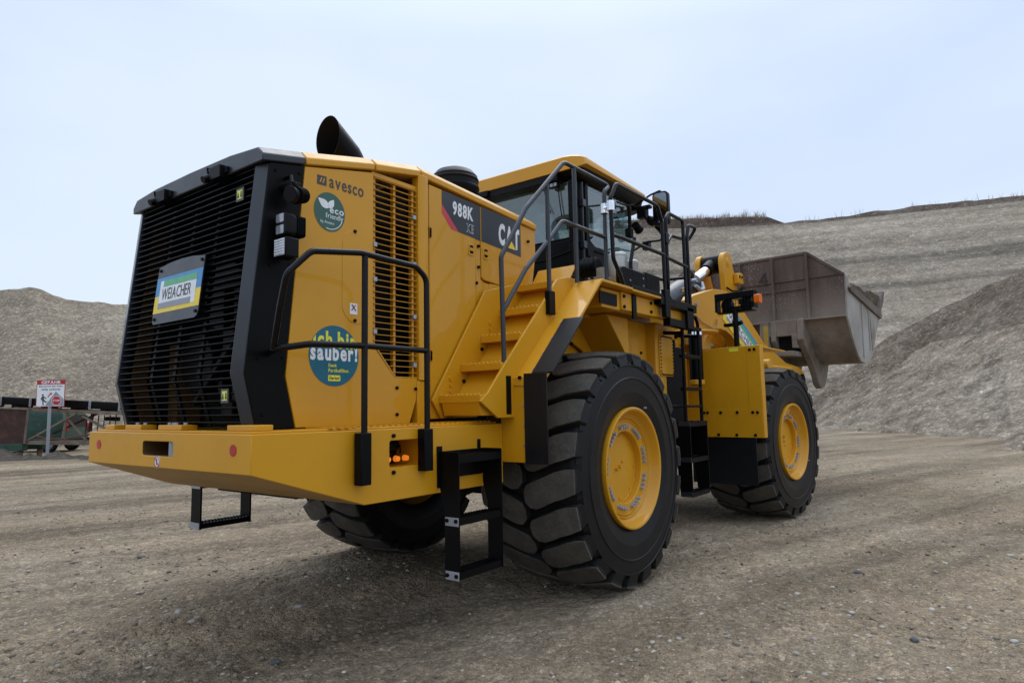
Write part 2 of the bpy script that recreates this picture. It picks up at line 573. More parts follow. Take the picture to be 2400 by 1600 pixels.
def thing(name, label, cat, loc=(0, 0, 0), rz=0.0, group=None):
    o = bpy.data.objects.new(name, None)
    o.empty_display_size = 0.2
    COL.objects.link(o)
    o.location = loc; o.rotation_euler = (0, 0, rz)
    o['label'] = label; o['category'] = cat
    if group: o['group'] = group
    return o

def tag(o, label, cat, group=None):
    o['label'] = label; o['category'] = cat
    if group: o['group'] = group
    return o

def struct(o, kind='structure'):
    o['kind'] = kind
    return o

def text(name, s, M, w=None, h=None, mat=None, parent=None, bold=0.0, shear=0.0, clip=None, depth=0.0012, gap=0.10, align='L'):
    """letters as one thin mesh, set side by side with an even gap; M maps (right, up, out) to space; w/h = size of the written block"""
    bm = bmesh.new()
    x = 0.0
    for chh in s:
        if chh == ' ':
            x += .26; continue
        cu = bpy.data.curves.new(name, 'FONT')
        cu.body = chh; cu.size = 1.0; cu.offset = bold; cu.shear = shear; cu.resolution_u = 3
        tmp = bpy.data.objects.new(name + "_curve", cu)
        COL.objects.link(tmp)
        dg = bpy.context.evaluated_depsgraph_get()
        me = bpy.data.meshes.new_from_object(tmp.evaluated_get(dg))
        bpy.data.objects.remove(tmp); bpy.data.curves.remove(cu)
        lo = min(v.co.x for v in me.vertices); hi = max(v.co.x for v in me.vertices)
        for v in me.vertices: v.co.x += x - lo
        bm.from_mesh(me)
        bpy.data.meshes.remove(me)
        x += hi - lo + gap
    xs = [v.co.x for v in bm.verts]; ys = [v.co.y for v in bm.verts]
    x0, x1, y0, y1 = min(xs), max(xs), min(ys), max(ys)
    if w and h: kx, ky = w / (x1 - x0), h / (y1 - y0)
    elif w: kx = ky = w / (x1 - x0)
    else: kx = ky = h / (y1 - y0)
    for v in bm.verts:
        v.co = Vector(((v.co.x - x0) * kx, (v.co.y - y0) * ky, 0))
    if clip:
        n = len(clip)
        for i in range(n):
            a, b = Vector((*clip[i], 0)), Vector((*clip[(i + 1) % n], 0))
            d = (b - a)
            bmesh.ops.bisect_plane(bm, geom=bm.verts[:] + bm.edges[:] + bm.faces[:], plane_co=a, plane_no=Vector((d.y, -d.x, 0)), clear_outer=True)
    r = bmesh.ops.extrude_face_region(bm, geom=bm.faces[:])
    for v in [g for g in r['geom'] if isinstance(g, bmesh.types.BMVert)]:
        v.co.z += depth
    bmesh.ops.recalc_face_normals(bm, faces=bm.faces)
    for v in bm.verts: v.co = M @ v.co
    for f in bm.faces: f.smooth = False
    me = bpy.data.meshes.new(name)
    bm.to_mesh(me); bm.free()
    me.materials.append(mat)
    o = bpy.data.objects.new(name, me)
    COL.objects.link(o)
    if parent is not None: o.parent = parent
    return o

def frame(o, right, up):
    r = Vector(right).normalized(); u = Vector(up).normalized(); n = r.cross(u)
    u = n.cross(r)
    return Matrix(((r.x, u.x, n.x, o[0]), (r.y, u.y, n.y, o[1]), (r.z, u.z, n.z, o[2]), (0, 0, 0, 1)))
# ------------------------------------------------------------------ ground and terrain
GCOL = [(.290, .214, .136), (.355, .274, .184), (.405, .325, .230), (.64, .58, .48)]
GROUND = gravel_mat('wet_gravel_ground', GCOL, (11.0, 30.0, 75.0), (.22, .38, .35), bump_d=.055, patch=.28, streak=.7, streak_scale=(.10, 1.1, 1), rot=(0, 0, RAD(17)), lanes=.55, midc=.20, fleck=(34.0, .05, .6))
def track(x, y):
    # shallow wheel tracks running past the machine, in the direction the photo shows them
    s = .30 * x + .95 * y
    w = .35 * noise.noise(Vector((x * .12, y * .12, 9)))
    return .045 * sin((s + w) * 2.4) * (.5 + noise.noise(Vector((s * .25, x * .06, 4))))
def gz(x, y):
    d = math.hypot(x + 5.2, y + 4.4)
    n = Vector((x, y, 0))
    z = .05 * noise.noise(n * .25) + track(x, y) * .6
    k = min(1.0, 14.0 / (d + 6))
    z += k * (.030 * noise.noise(n * 1.7) + .020 * noise.noise(n * 4.5) + .024 * abs(noise.noise(n * 8.5)) + .016 * noise.noise(n * 19))
    for wx, wy in ((0, -1.3), (0, 1.3), (4.4, -1.75), (4.65, .85)):
        q = math.hypot(x - wx, y - wy)
        if q < 1.6: z *= min(1, max(.25, q / 1.6))
    if d > 60: z *= max(0, 1 - (d - 60) / 40)
    return z - .012
angs = []
a = 0.0
cen = RAD(37.1)
for i in range(-150, 151): angs.append(cen + RAD(i * .30))
rest = 360 - 90
for i in range(1, 60): angs.append(cen + RAD(45 + rest * i / 60))
rad = [.25]
while rad[-1] < 420:
    r_ = rad[-1]
    rad.append(r_ + max(.045, r_ * (.0125 if r_ < 30 else .05)))
vs = [(-5.2, -4.4, gz(-5.2, -4.4))]
na = len(angs)
for r_ in rad:
    for a in angs:
        x, y = -5.2 + r_ * cos(a), -4.4 + r_ * sin(a)
        vs.append((x, y, gz(x, y)))
fs = [(0, 1 + j, 1 + (j + 1) % na) for j in range(na)]
for i in range(len(rad) - 1):
    o = 1 + i * na
    for j in range(na):
        j2 = (j + 1) % na
        fs.append((o + j, o + na + j, o + na + j2, o + j2))
g = MB(); g.v = [Vector(v) for v in vs]; g.f = fs; g.m = [0] * len(fs)
struct(g.build('ground', GROUND, None, ang=180, recalc=False))

def surface(name, curves, nu, nv, mat, amp, freq, kind='structure', seed=0, ridge=0.0, pin=True, pin_top=False):
    """terrain skin over a stack of control lines; every line has the same number of points"""
    P = [[Vector(p) for p in c] for c in curves]
    k, n = len(P), len(P[0])
    def along(c, u):
        t = u * (n - 1); i = min(n - 2, int(t)); f = t - i
        a, b, cc, d = c[max(0, i - 1)], c[i], c[i + 1], c[min(n - 1, i + 2)]
        return .5 * ((2 * b) + (cc - a) * f + (2 * a - 5 * b + 4 * cc - d) * f * f + (3 * b - a - 3 * cc + d) * f ** 3)
    rows = []
    for i in range(nu + 1):
        u = i / nu
        cs = [along(c, u) for c in P]
        row = []
        for j in range(nv + 1):
            t = j / nv * (k - 1); q = min(k - 2, int(t)); f = t - q
            p = cs[q].lerp(cs[q + 1], f)
            s = Vector((seed, seed * 2, 0))
            w = amp * (noise.noise(p * freq + s) + .5 * noise.noise(p * freq * 2.6 + s) + .28 * noise.noise(p * freq * 6.5 + s) + .16 * noise.noise(p * freq * 15 + s))
            if ridge:
                w += ridge * abs(noise.noise(Vector((p.x * freq * 1.5, p.y * freq * 1.5, p.z * freq * .35)) + s))
            fall = 1.0 if (j > 1 or not pin) else j / 2
            if pin_top: fall *= min(1.0, (nv - j) / 9)
            row.append(p + Vector((-.35, -.35, .85)) * w * fall)
        rows.append(row)
    m = MB(); m.loft(rows, closed=False)
    o = m.build(name, mat, None, ang=180)
    return struct(o, kind)

SLOPE = gravel_mat('quarry_face', [(.245, .200, .148), (.283, .234, .177), (.318, .267, .206), (.54, .49, .42)], (1.3, 3.4, 9.0), (.22, .30, .30), bump_d=.16, patch=.05, streak=.80, fleck=(3.4, .045, .5), streak_scale=(.018, .018, .50), midc=.14, rough_b=.2)
PILE = gravel_mat('gravel_heap', [(.225, .177, .124), (.300, .244, .176), (.355, .300, .225), (.56, .51, .43)], (4.5, 9.0, 18.0), (.45, .45, .30), bump_d=.06, patch=.07, fleck=(7.0, .06, .45), rough_b=.15, midc=.22)
MOUND = gravel_mat('spoil_heap', [(.200, .155, .110), (.262, .212, .156), (.315, .264, .204), (.54, .49, .42)], (3.6, 8.0, 18.0), (.35, .45, .30), bump_d=.06, patch=.10, rough_b=.15, midc=.22, streak=.75, fleck=(7.5, .06, .6), streak_scale=(.9, .9, .10))
SCARP = gravel_mat('brown_topsoil', [(.085, .060, .044), (.125, .092, .070), (.165, .130, .100), (.34, .30, .25)], (2.0, 6.0), (.30, .3), bump_d=.10, patch=.12, fleck=(3.0, .05, .6))
SCARM = gravel_mat('cut_earth', [(.125, .093, .066), (.180, .141, .104), (.235, .193, .150), (.45, .40, .34)], (3.6, 9.0), (.35, .35), bump_d=.10, patch=.16, streak=.5, fleck=(6.5, .05, .6), streak_scale=(.7, .7, .12))

def lerp3(a, b, t): return tuple(a[i] + (b[i] - a[i]) * t for i in range(3))
crest = [(61.19, 89.72, 29.79), (71.68, 69.2, 29.81), (81.26, 49.99, 29.21), (85.7, 40.87, 28.77), (88.72, 33.67, 28.09), (94.9, 18.96, 27.42), (99.41, 4.69, 27.34), (102.22, -7.33, 27.19), (102.56, -17.68, 26.74)]
crest = crest + [(99, -40, 26.0)]
foot = [(35.07, 52.32, -.1), (41.53, 40.49, -.1), (47.51, 29.3, -.1), (50.0, 24.5, -.1), (52.29, 19.69, -.1), (55.34, 10.68, -.1), (56.82, 2.09, -.1), (55.8, -4.88, -.1), (55.09, -10.59, -.1), (52, -30, -.1)]
l1 = [lerp3(f_, c, .33) for f_, c in zip(foot, crest)]; l2 = [lerp3(f_, c, .66) for f_, c in zip(foot, crest)]
back = [(c[0] + 30, c[1] + 22, c[2] + .5) for c in crest]
surface('quarry_slope', [foot, l1, l2, crest], 150, 90, SLOPE, .55, .16, seed=3, pin_top=True)
# dark soil lip along the crest and the ground behind it
lip = [(c[0] + .7, c[1] + .5, c[2] + (.95 if c[1] < 12 else .45)) for c in crest]
surface('quarry_lip', [crest, lip, back], 150, 14, SCARP, .22, .35, seed=5)
# flat topped soil bank on the crest
bank_f = [(75.0, 61.5, 29.0), (81.19, 49.91, 28.9), (85.61, 40.78, 28.4), (88.62, 33.56, 27.6), (92.0, 26.5, 27.2), (95.4, 19.6, 27.2)]
bank_t = [(75.3, 62.3, 30.9), (81.69, 50.41, 30.45), (86.11, 41.28, 30.2), (89.12, 34.06, 29.75), (92.2, 27.3, 29.35), (94.6, 22.9, 29.1)]
bank_b = [(p[0] + 5, p[1] + 4, p[2]) for p in bank_t]
bank_e = [(p[0] + 8, p[1] + 6, p[2] - 3) for p in bank_t]
surface('soil_bank', [bank_f, bank_t, bank_b, bank_e], 90, 18, SCARP, .10, .8, seed=8)
# near mound on the right with a brown scarp under its ridge
ridge = [(41.15, 7.06, -.1), (43.43, 6.26, 1.74), (44.62, 5.33, 2.92), (46.1, 3.57, 4.79), (46.2, 1.91, 5.95), (46.12, .58, 6.65), (45.14, -1.99, 7.79), (43.55, -5.4, 8.98), (40.73, -9.89, 10.24), (37.5, -15.5, 11.3), (33.5, -22, 12.0)]
base = [(36.5, 7.2, -.15), (35.4, 5.2, -.15), (34.0, 3.2, -.15), (31.9, 1.62, -.15), (30.4, .4, -.15), (29.05, -.74, -.15), (27.44, -2.43, -.15), (25.0, -4.55, -.15), (21.3, -7.02, -.15), (17.5, -10.5, -.15), (14, -16, -.15)]
sc_ = []
for i, (b_, r_) in enumerate(zip(base, ridge)):
    t = .80 - .08 * sin(i * 2.1)
    p = lerp3(b_, r_, t)
    sc_.append((p[0] - .1, p[1] - .1, p[2] - (0 if i < 1 else min(1.1, .16 * r_[2]))))
mid = [lerp3(b_, s_, .5) for b_, s_ in zip(base, sc_)]
mid = [(p[0], p[1], p[2] - .25) for p in mid]
backr = [(r_[0] + 9, r_[1] + 5, r_[2] - 6.5) for r_ in ridge]
backr = [(p[0], p[1], max(-.4, p[2])) for p in backr]
surface('earth_mound', [base, mid, sc_], 170, 70, MOUND, .20, .42, seed=11, ridge=.30)
surface('earth_mound_scarp', [sc_, ridge, backr], 170, 50, SCARM, .20, .42, seed=11, ridge=.30, pin=False)
# rubble spilled at the right edge
m = MB()
rows = []
for i in range(40):
    row = []
    for j in range(30):
        u, v = i / 39, j / 29
        x = 19.0 + 6.5 * u; y = -9.0 + 5.5 * v
        h = .9 * max(0, 1 - ((u - .5) / .5) ** 2) * max(0, 1 - ((v - .42) / .55) ** 2)
        h += .25 * noise.noise(Vector((x * 1.3, y * 1.3, 2))) * min(1, h * 3) + .10 * noise.noise(Vector((x * 4, y * 4, 2))) * min(1, h * 3)
        row.append(Vector((x, y, h - .12)))
    rows.append(row)
m.loft(rows, closed=False)
tag(m.build('rubble_heap', MOUND, None, ang=180), 'low dark rubble heap at the foot of the mound by the right edge', 'rubble heap')
# gravel hill on the left
lc_ = [(5.73, 62.95, 10.44), (8.7, 58.96, 10.81), (10.36, 55.1, 10.83), (11.35, 52.95, 10.89), (11.94, 52.18, 10.81), (12.73, 52.02, 10.5), (13.93, 51.33, 10.17), (15.33, 50.32, 10.09), (16.56, 49.55, 9.94), (20.8, 46.56, 9.34), (27.95, 42.42, 7.45), (34, 39, 4.5)]
lb_ = [(-4.0, 47.0, -.15), (2.16, 39.11, -.15), (4.08, 36.58, -.15), (5.36, 34.9, -.15), (6.13, 33.89, -.15), (6.9, 32.88, -.15), (7.54, 32.03, -.15), (8.3, 31.02, -.15), (8.94, 30.18, -.15), (11.12, 27.32, -.15), (14.32, 24.11, -.15), (20, 21, -.15)]
lm_ = [lerp3(a, b, .5) for a, b in zip(lb_, lc_)]
lk_ = [(c[0] + 12, c[1] + 14, -.5) for c in lc_]
surface('gravel_hill', [lb_, lm_, lc_, lk_], 130, 90, PILE, .16, .35, seed=17)

# dry grass on the bank and the lip
grass_m = rust_mat("dry_grass", (.20, .155, .10), (.30, .245, .165), (.40, .34, .24))
m = MB()
random.seed(3)
def blade(p, h, w):
    a = random.uniform(0, pi); dx, dy = cos(a) * w, sin(a) * w
    lx, ly = random.uniform(-.35, .35) * h, random.uniform(-.35, .35) * h
    p = Vector(p)
    m.add([p + Vector((-dx, -dy, 0)), p + Vector((dx, dy, 0)), p + Vector((lx * .5 + dx * .6, ly * .5 + dy * .6, h * .6)), p + Vector((lx * .5 - dx * .6, ly * .5 - dy * .6, h * .6)), p + Vector((lx, ly, h))], [(0, 1, 2, 3), (3, 2, 4)])
for i in range(4200):
    t = random.random() ** .8 * (len(bank_t) - 1.001); k = int(t); f = t - k
    p = lerp3(bank_t[k], bank_t[k + 1], f); q = random.random()
    cl = .35 + 1.1 * max(0, noise.noise(Vector((t * 6, 0, 2))) + .25)
    blade((p[0] + q * 4, p[1] + q * 3, p[2] - .15), random.uniform(.5, 1.5) * cl + .2, .028)
for i in range(1500):
    t = random.random() * (len(lip) - 1.001); k = int(t); f = t - k
    p = lerp3(lip[k], lip[k + 1], f); q = random.random()
    if noise.noise(Vector((t * 9, 1, 5))) < .05: continue
    blade((p[0] + q * 2, p[1] + q * 1.5, p[2] - .1), random.uniform(.4, 1.3), .026)
struct(m.build('dry_grass', grass_m, None, ang=180, recalc=False), 'stuff')

# loose stones: a countless scatter of pebbles, plus the few stones that stand out
def stone_mesh(mb, c, r, rnd, sub):
    t = (1 + 5 ** .5) / 2
    V = [(-1, t, 0), (1, t, 0), (-1, -t, 0), (1, -t, 0), (0, -1, t), (0, 1, t), (0, -1, -t), (0, 1, -t), (t, 0, -1), (t, 0, 1), (-t, 0, -1), (-t, 0, 1)]
    Fc = [(0, 11, 5), (0, 5, 1), (0, 1, 7), (0, 7, 10), (0, 10, 11), (1, 5, 9), (5, 11, 4), (11, 10, 2), (10, 7, 6), (7, 1, 8), (3, 9, 4), (3, 4, 2), (3, 2, 6), (3, 6, 8), (3, 8, 9), (4, 9, 5), (2, 4, 11), (6, 2, 10), (8, 6, 7), (9, 8, 1)]
    V = [Vector(v).normalized() for v in V]
    for _ in range(sub):
        cache = {}; nf = []
        def mp(a, b):
            k = (min(a, b), max(a, b))
            if k not in cache:
                cache[k] = len(V); V.append(((V[a] + V[b]) / 2).normalized())
            return cache[k]
        for a, b, cc in Fc:
            x, y, z = mp(a, b), mp(b, cc), mp(cc, a)
            nf += [(a, x, z), (b, y, x), (cc, z, y), (x, y, z)]
        Fc = nf
    sx, sy, sz = rnd.uniform(.8, 1.35), rnd.uniform(.7, 1.1), rnd.uniform(.42, .75)
    R = Matrix.Rotation(rnd.uniform(0, 6.28), 3, 'Z') @ Matrix.Rotation(rnd.uniform(-.4, .4), 3, 'X')
    off = Vector((rnd.uniform(0, 99), rnd.uniform(0, 99), 0))
    mb.add([Vector(c) + R @ Vector((v.x * sx, v.y * sy, v.z * sz)) * r * (1 + .22 * noise.noise(v * 1.6 + off)) for v in V], Fc)
def stone_mat(name, lo, mi, hi):
    m, nt, b = new_mat(name)
    ge = nt.nodes.new("ShaderNodeNewGeometry")
    c = ramp(nt, ge.outputs['Random Per Island'], [(0, lo), (.45, mi), (.85, tuple((a + b_) / 2 for a, b_ in zip(mi, hi))), (1, hi)])
    c = mixc(nt, .35, c, ramp(nt, noise_t(nt, obj_co(nt), 30, 4, .6), [(.3, tuple(x * .6 for x in mi)), (.7, hi)]))
    nt.links.new(c, b.inputs['Base Color'])
    b.inputs['Roughness'].default_value = .8
    return m
STONE = stone_mat('pebble_stone', (.19, .155, .115), (.30, .255, .20), (.60, .56, .49))
rnd = random.Random(5)
m = MB()
cnt = 0
while cnt < 5200:
    a = cen + RAD(rnd.uniform(-43, 43)); d = 2.2 + 20 * rnd.random() ** 1.6
    x, y = -5.2 + d * cos(a), -4.4 + d * sin(a)
    dens = .35 + 1.2 * noise.noise(Vector((x * .45, y * .45, 7))) + (.35 if a - cen > .25 or a - cen < -.3 else 0)
    if rnd.random() > dens: continue
    r = .005 + .018 * rnd.random() ** 4.6
    if d > 6: r = max(r, .008) * 1.15
    stone_mesh(m, (x, y, gz(x, y) + r * .05), r, rnd, 1 if d < 6 and r > .009 else 0)
    cnt += 1
# crumbs of mud pressed up by the wheels
struct(m.build('pebbles', STONE, None, ang=180, recalc=False), 'stuff')
MUD = stone_mat('mud_crumb', (.13, .10, .066), (.19, .15, .105), (.25, .205, .15))
m = MB()
cnt = 0
while cnt < 9000:
    a = cen + RAD(rnd.uniform(-43, 43)); d = 2.2 + 16 * rnd.random() ** 1.5
    x, y = -5.2 + d * cos(a), -4.4 + d * sin(a)
    if rnd.random() > .45 + 1.3 * noise.noise(Vector((x * .8, y * .8, 31))): continue
    r = .007 + .022 * rnd.random() ** 2.2
    stone_mesh(m, (x, y, gz(x, y) - r * .1), r, rnd, 0)
    cnt += 1
struct(m.build('mud_crumbs', MUD, None, ang=180, recalc=False), 'stuff')
PST = stone_mat('pale_stone', (.34, .32, .29), (.38, .36, .33), (.48, .46, .42))
DST = stone_mat('dark_stone', (.055, .062, .068), (.075, .082, .088), (.11, .115, .12))
def stone(x, y, r, mat, label, z=None, sub=2):
    m = MB(); stone_mesh(m, (0, 0, 0), r, rnd, sub)
    o = m.build('stone', mat, None, ang=180)
    o.location = (x, y, (gz(x, y) if z is None else z) + r * .25)
    tag(o, label, 'stone')
STONES_HERE = True

# ------------------------------------------------------------------ left background: sign, conveyor, van, sand heaps
ux = Vector((.61, -.792, 0)); un_ = Vector((-.792, -.61, 0))      # along the conveyor to the right / towards the viewer
def at(s, o, z): return Vector((3.04, 26.22, 0)) + ux * s + un_ * o + Vector((0, 0, z))
CV = thing('conveyor', 'old gravel conveyor with black rubber belt and a rusty side plate, left of the loader', 'conveyor')
CVG = 'conveyor'
def cbar(mb, a, b, w, h): mb.bar(at(*a), at(*b), w, h)
S0, S1 = -4.0, 7.5
def zt(s): return 2.28 - .068 * (s)
m = MB()
bp = []
for s in (S0, S1):
    bp.append([at(s, o, zt(s) + dz) for o, dz in ((.55, 0), (.35, -.16), (0, -.24), (-.35, -.16), (-.55, 0), (-.55, -.03), (-.35, -.2), (0, -.28), (.35, -.2), (.55, -.26), (.56, -.24))])
m.loft(bp)
m.build('belt', PLAST, CV)
for i in range(9):
    s = -2.9 + i * 1.1
    m = MB(); cbar(m, (s, .56, zt(s) - .30), (s + .04, .60, zt(s) + .03), .09, .05)
    m.build('roller_bracket', GALV, CV)
    m = MB().cyl(at(s + .42, .45, zt(s) - .34), at(s + .42, -.45, zt(s) - .34), .09, None, 14)
    cbar(m, (s + .62, .5, zt(s) - .42), (s + .55, .5, zt(s) - .24), .05, .05)
    m.build('roller', PLAST, CV)
def zb(s): return 1.87 - .062 * s
m = MB(); cbar(m, (.9, .50, zb(.9)), (S1, .50, zb(S1)), .12, .12); cbar(m, (.9, -.5, zb(.9)), (S1, -.5, zb(S1)), .12, .12)
cbar(m, (.75, .50, .58), (S1, .50, .40), .12, .14); cbar(m, (.75, -.5, .58), (S1, -.5, .40), .12, .12)
m.build('beam', OLDBEAM, CV, bevel=.01)
m = MB()
cbar(m, (1.4, .52, .60), (3.2, .52, 1.60), .10, .07); cbar(m, (2.72, .5, .55), (2.85, .5, 1.65), .08, .08); cbar(m, (2.85, .5, 1.45), (3.6, .5, .6), .07, .07)
cbar(m, (3.4, .45, 1.5), (5.2, .45, .5), .07, .07); cbar(m, (5.2, .45, .5), (5.4, .45, 1.5), .07, .07)
m.build('brace', OLDBEAM, CV, bevel=.008)
m = MB()
cbar(m, (1.9, -.2, .85), (3.6, -.2, 1.6), .09, .06); cbar(m, (3.5, .2, .9), (3.62, .2, 1.62), .09, .09)
for i in range(6): cbar(m, (3.3 + .22 * i, .1, .7 + .05 * (i % 2)), (3.34 + .22 * i, .1, 1.52), .03, .03)
m.build('inner_brace', RUST, CV)
MB().tube([at(1.9, .7, .80), at(2.4, .75, .68), at(3.0, .75, .68), at(3.6, .72, .80), at(4.2, .7, .85)], .03, 8).build('hose', plain('red_brown_hose', (.13, .04, .03), .6), CV)
MB().cyl(at(4.0, .0, 1.38), at(4.5, .0, 1.36), .08, None, 14).build('idler_drum', PLAST, CV)
m = MB()
q0 = [at(-4.2, .62, .56), at(1.42, .62, .52), at(1.50, .62, 1.79), at(-4.2, .62, 2.15)]
m.add(q0 + [p - un_ * .05 for p in q0], [(0, 1, 2, 3), (4, 5, 6, 7), (0, 1, 5, 4), (1, 2, 6, 5), (2, 3, 7, 6), (3, 0, 4, 7)])
m.build('side_plate', RUST, CV, bevel=.01)
m = MB(); cbar(m, (1.44, .655, .53), (1.52, .655, 1.82), .05, .06); cbar(m, (-4.2, .64, 2.14), (1.5, .64, 1.79), .05, .06)
m.build('plate_edge', OLDBEAM, CV)
m = MB(); cbar(m, (-4.2, .55, .42), (1.4, .55, .40), .30, .26); cbar(m, (-4.2, -.5, .42), (1.4, -.5, .40), .30, .26)
m.box(0, 0, 0, 0, 0, 0) if False else None
m.build('green_skid', rust_mat('old_green_paint', (.02, .04, .025), (.035, .075, .045), (.06, .09, .06)), CV, bevel=.02)
m = MB()
for s in (-3.5, 1.2, 4.8, 7.2): cbar(m, (s, .5, -.1), (s, .5, .5), .14, .14); cbar(m, (s, -.5, -.1), (s, -.5, .5), .14, .14)
m.build_each('leg', OLDBEAM, CV)

# warning sign
SG = thing('warning_sign', 'white and red danger sign with a climbing figure on a grey post by the conveyor', 'sign', (3.78, 23.55, 0))
sr = Vector((.62, -.785, 0)).normalized()
Ms = frame(Vector((3.455, 23.90, 1.86)) - Vector((3.78, 23.55, 0)), sr, (0, 0, 1))
def splate(name, pts, o0, o1, mat, parent):
    mb = MB().prism(pts, 'z', o0, o1); mb.xf(Ms)
    return mb.build(name, mat, parent)
WS, HS = 1.02, .965
pn = splate('panel', [(0, 0), (WS, 0), (WS, HS), (0, HS)], -.01, 0, REDV, SG)
splate('panel_face', [(.02, .02), (WS - .02, .02), (WS - .02, HS - .165), (.02, HS - .165)], 0, .003, WHITE, pn)
text('sign_heading', 'GEFAHR', Ms @ Matrix.Translation((.16, HS - .140, .001)), w=.70, h=.115, mat=WHITE, parent=pn, bold=.03)
text('sign_text', 'Besteigen der Kies-', Ms @ Matrix.Translation((.09, HS - .275, .004)), w=.86, h=.085, mat=CHARTXT, parent=pn, bold=.02)
text('sign_text', 'halde verboten', Ms @ Matrix.Translation((.19, HS - .375, .004)), w=.66, h=.080, mat=CHARTXT, parent=pn, bold=.02)
splate('pile_symbol', [(.33, .035), (WS - .03, .035), (WS - .03, .26), (.70, .545)], .003, .005, GREYV, pn)
oc = [(.735 + .165 * cos(RAD(22.5 + 45 * k)), .215 + .165 * sin(RAD(22.5 + 45 * k))) for k in range(8)]
splate('stop_symbol_edge', [(.735 + (x - .735) * 1.1, .215 + (z - .215) * 1.1) for x, z in oc], .005, .007, WHITE, pn)
splate('stop_symbol', oc, .007, .009, REDV, pn)
text('stop_word', 'STOP', Ms @ Matrix.Translation((.61, .180, .0095)), w=.25, h=.075, mat=WHITE, parent=pn, bold=.02)
fg = MB().prism(circ(.235, .425, .035, 14), 'z', .003, .006)
for pts in ([(.20, .37), (.27, .385), (.29, .24), (.22, .22)], [(.27, .38), (.38, .30), (.365, .275), (.27, .335)], [(.205, .37), (.165, .25), (.19, .24), (.235, .33)],
            [(.225, .24), (.29, .25), (.385, .17), (.37, .135), (.27, .20)], [(.22, .24), (.27, .22), (.285, .07), (.30, .05), (.25, .05)], [(.365, .17), (.385, .17), (.42, .20), (.40, .215)]):
    fg.prism(pts, 'z', .003, .006)
fg.xf(Ms).build('climber_symbol', CHARTXT, pn)
splate('arrow_symbol', [(.40, .355), (.43, .335), (.52, .44), (.545, .415), (.57, .51), (.465, .485), (.49, .462)], .003, .006, REDV, pn)
MB().box(-.05, .05, -.03, .03, -.1, 1.9).build('post', GALV, SG, bevel=.008)

# green van behind the conveyor
VN = thing('parked_van', 'dark green delivery van seen between the conveyor beams', 'van', (5.75, 28.95, 0), 0)
vf = Vector((-.63, .777, 0)); VN.rotation_euler = (0, 0, math.atan2(vf.y, vf.x))     # local +x = forward (to the left in the photo)
VG = paint("green_van_paint", (.028, .070, .050), .35, .3, .08, dust=.25)
# local: x from -1.0 (rear) to 3.6, y right side visible = ... viewer side is +y after rotation
pr_ = [(-.95, .42), (-.98, .95), (-.86, 1.55), (-.78, 1.80), (.2, 1.86), (1.7, 1.85), (2.25, 1.62), (2.75, 1.15), (3.45, 1.0), (3.6, .75), (3.58, .40)]
m = MB()
rings = []
for y, k in ((-.86, .93), (-.84, .99), (-.70, 1.0), (.70, 1.0), (.84, .99), (.86, .93)):
    rings.append([Vector((1.3 + (x - 1.3) * (.985 if abs(y) > .8 else 1), y * (1 - .10 * max(0, z - 1.0)), .42 + (z - .42) * (k if z > 1 else 1))) for x, z in pr_])
m.loft(rings)
m.build('body', VG, VN, ang=30)
DG = plain("dark_van_glass", (.012, .016, .018), .08, spec=.6)
for s in (-1, 1):
    MB().prism([(1.05, 1.12), (1.05, 1.62), (1.65, 1.62), (2.2, 1.2), (2.2, 1.12)], 'y', s * .815, s * .865).build('side_window', DG, VN)
MB().prism([(-.62, 1.05), (.62, 1.05), (.55, 1.55), (-.55, 1.55)], 'x', -.985, -.90).build('rear_window', DG, VN)
for y in (-.72, .72):
    MB().box(-1.0, -.90, y - .06, y + .06, .85, 1.20).build('tail_light', REDV, VN, bevel=.02)
MB().box(-1.06, -.9, -.80, .80, .36, .56).build('bumper', PLAST, VN, bevel=.03)
for x in (-.30, 2.75):
    for s in (-1, 1):
        w = bpy.data.objects.new('wheel', None); COL.objects.link(w); w.parent = VN; w.location = (x, s * .76, .32)
        MB().lathe([(.20, s * .08), (.30, s * .09), (.325, s * .05), (.325, -s * .07), (.30, -s * .10), (.2, -s * .1)], 28).build('tyre', RUB, w)
        h = MB().lathe([(0, s * .075), (.05, s * .08), (.06, s * .06), (.19, s * .06), (.205, s * .085), (.205, -s * .05)], 28)
        for k in range(7):
            a = 2 * pi * k / 7
            h.bar((.05 * cos(a), s * .07, .05 * sin(a)), (.19 * cos(a), s * .075, .19 * sin(a)), .05, .02, (0, 1, 0))
        h.build('rim', GALV, w)
# white plate stack seen behind the post
m = MB()
for k in range(4): m.box(.62, .80, .86, .872, .95 + .1 * k, 1.0 + .1 * k)
m.build('side_lettering', WHITE, VN)

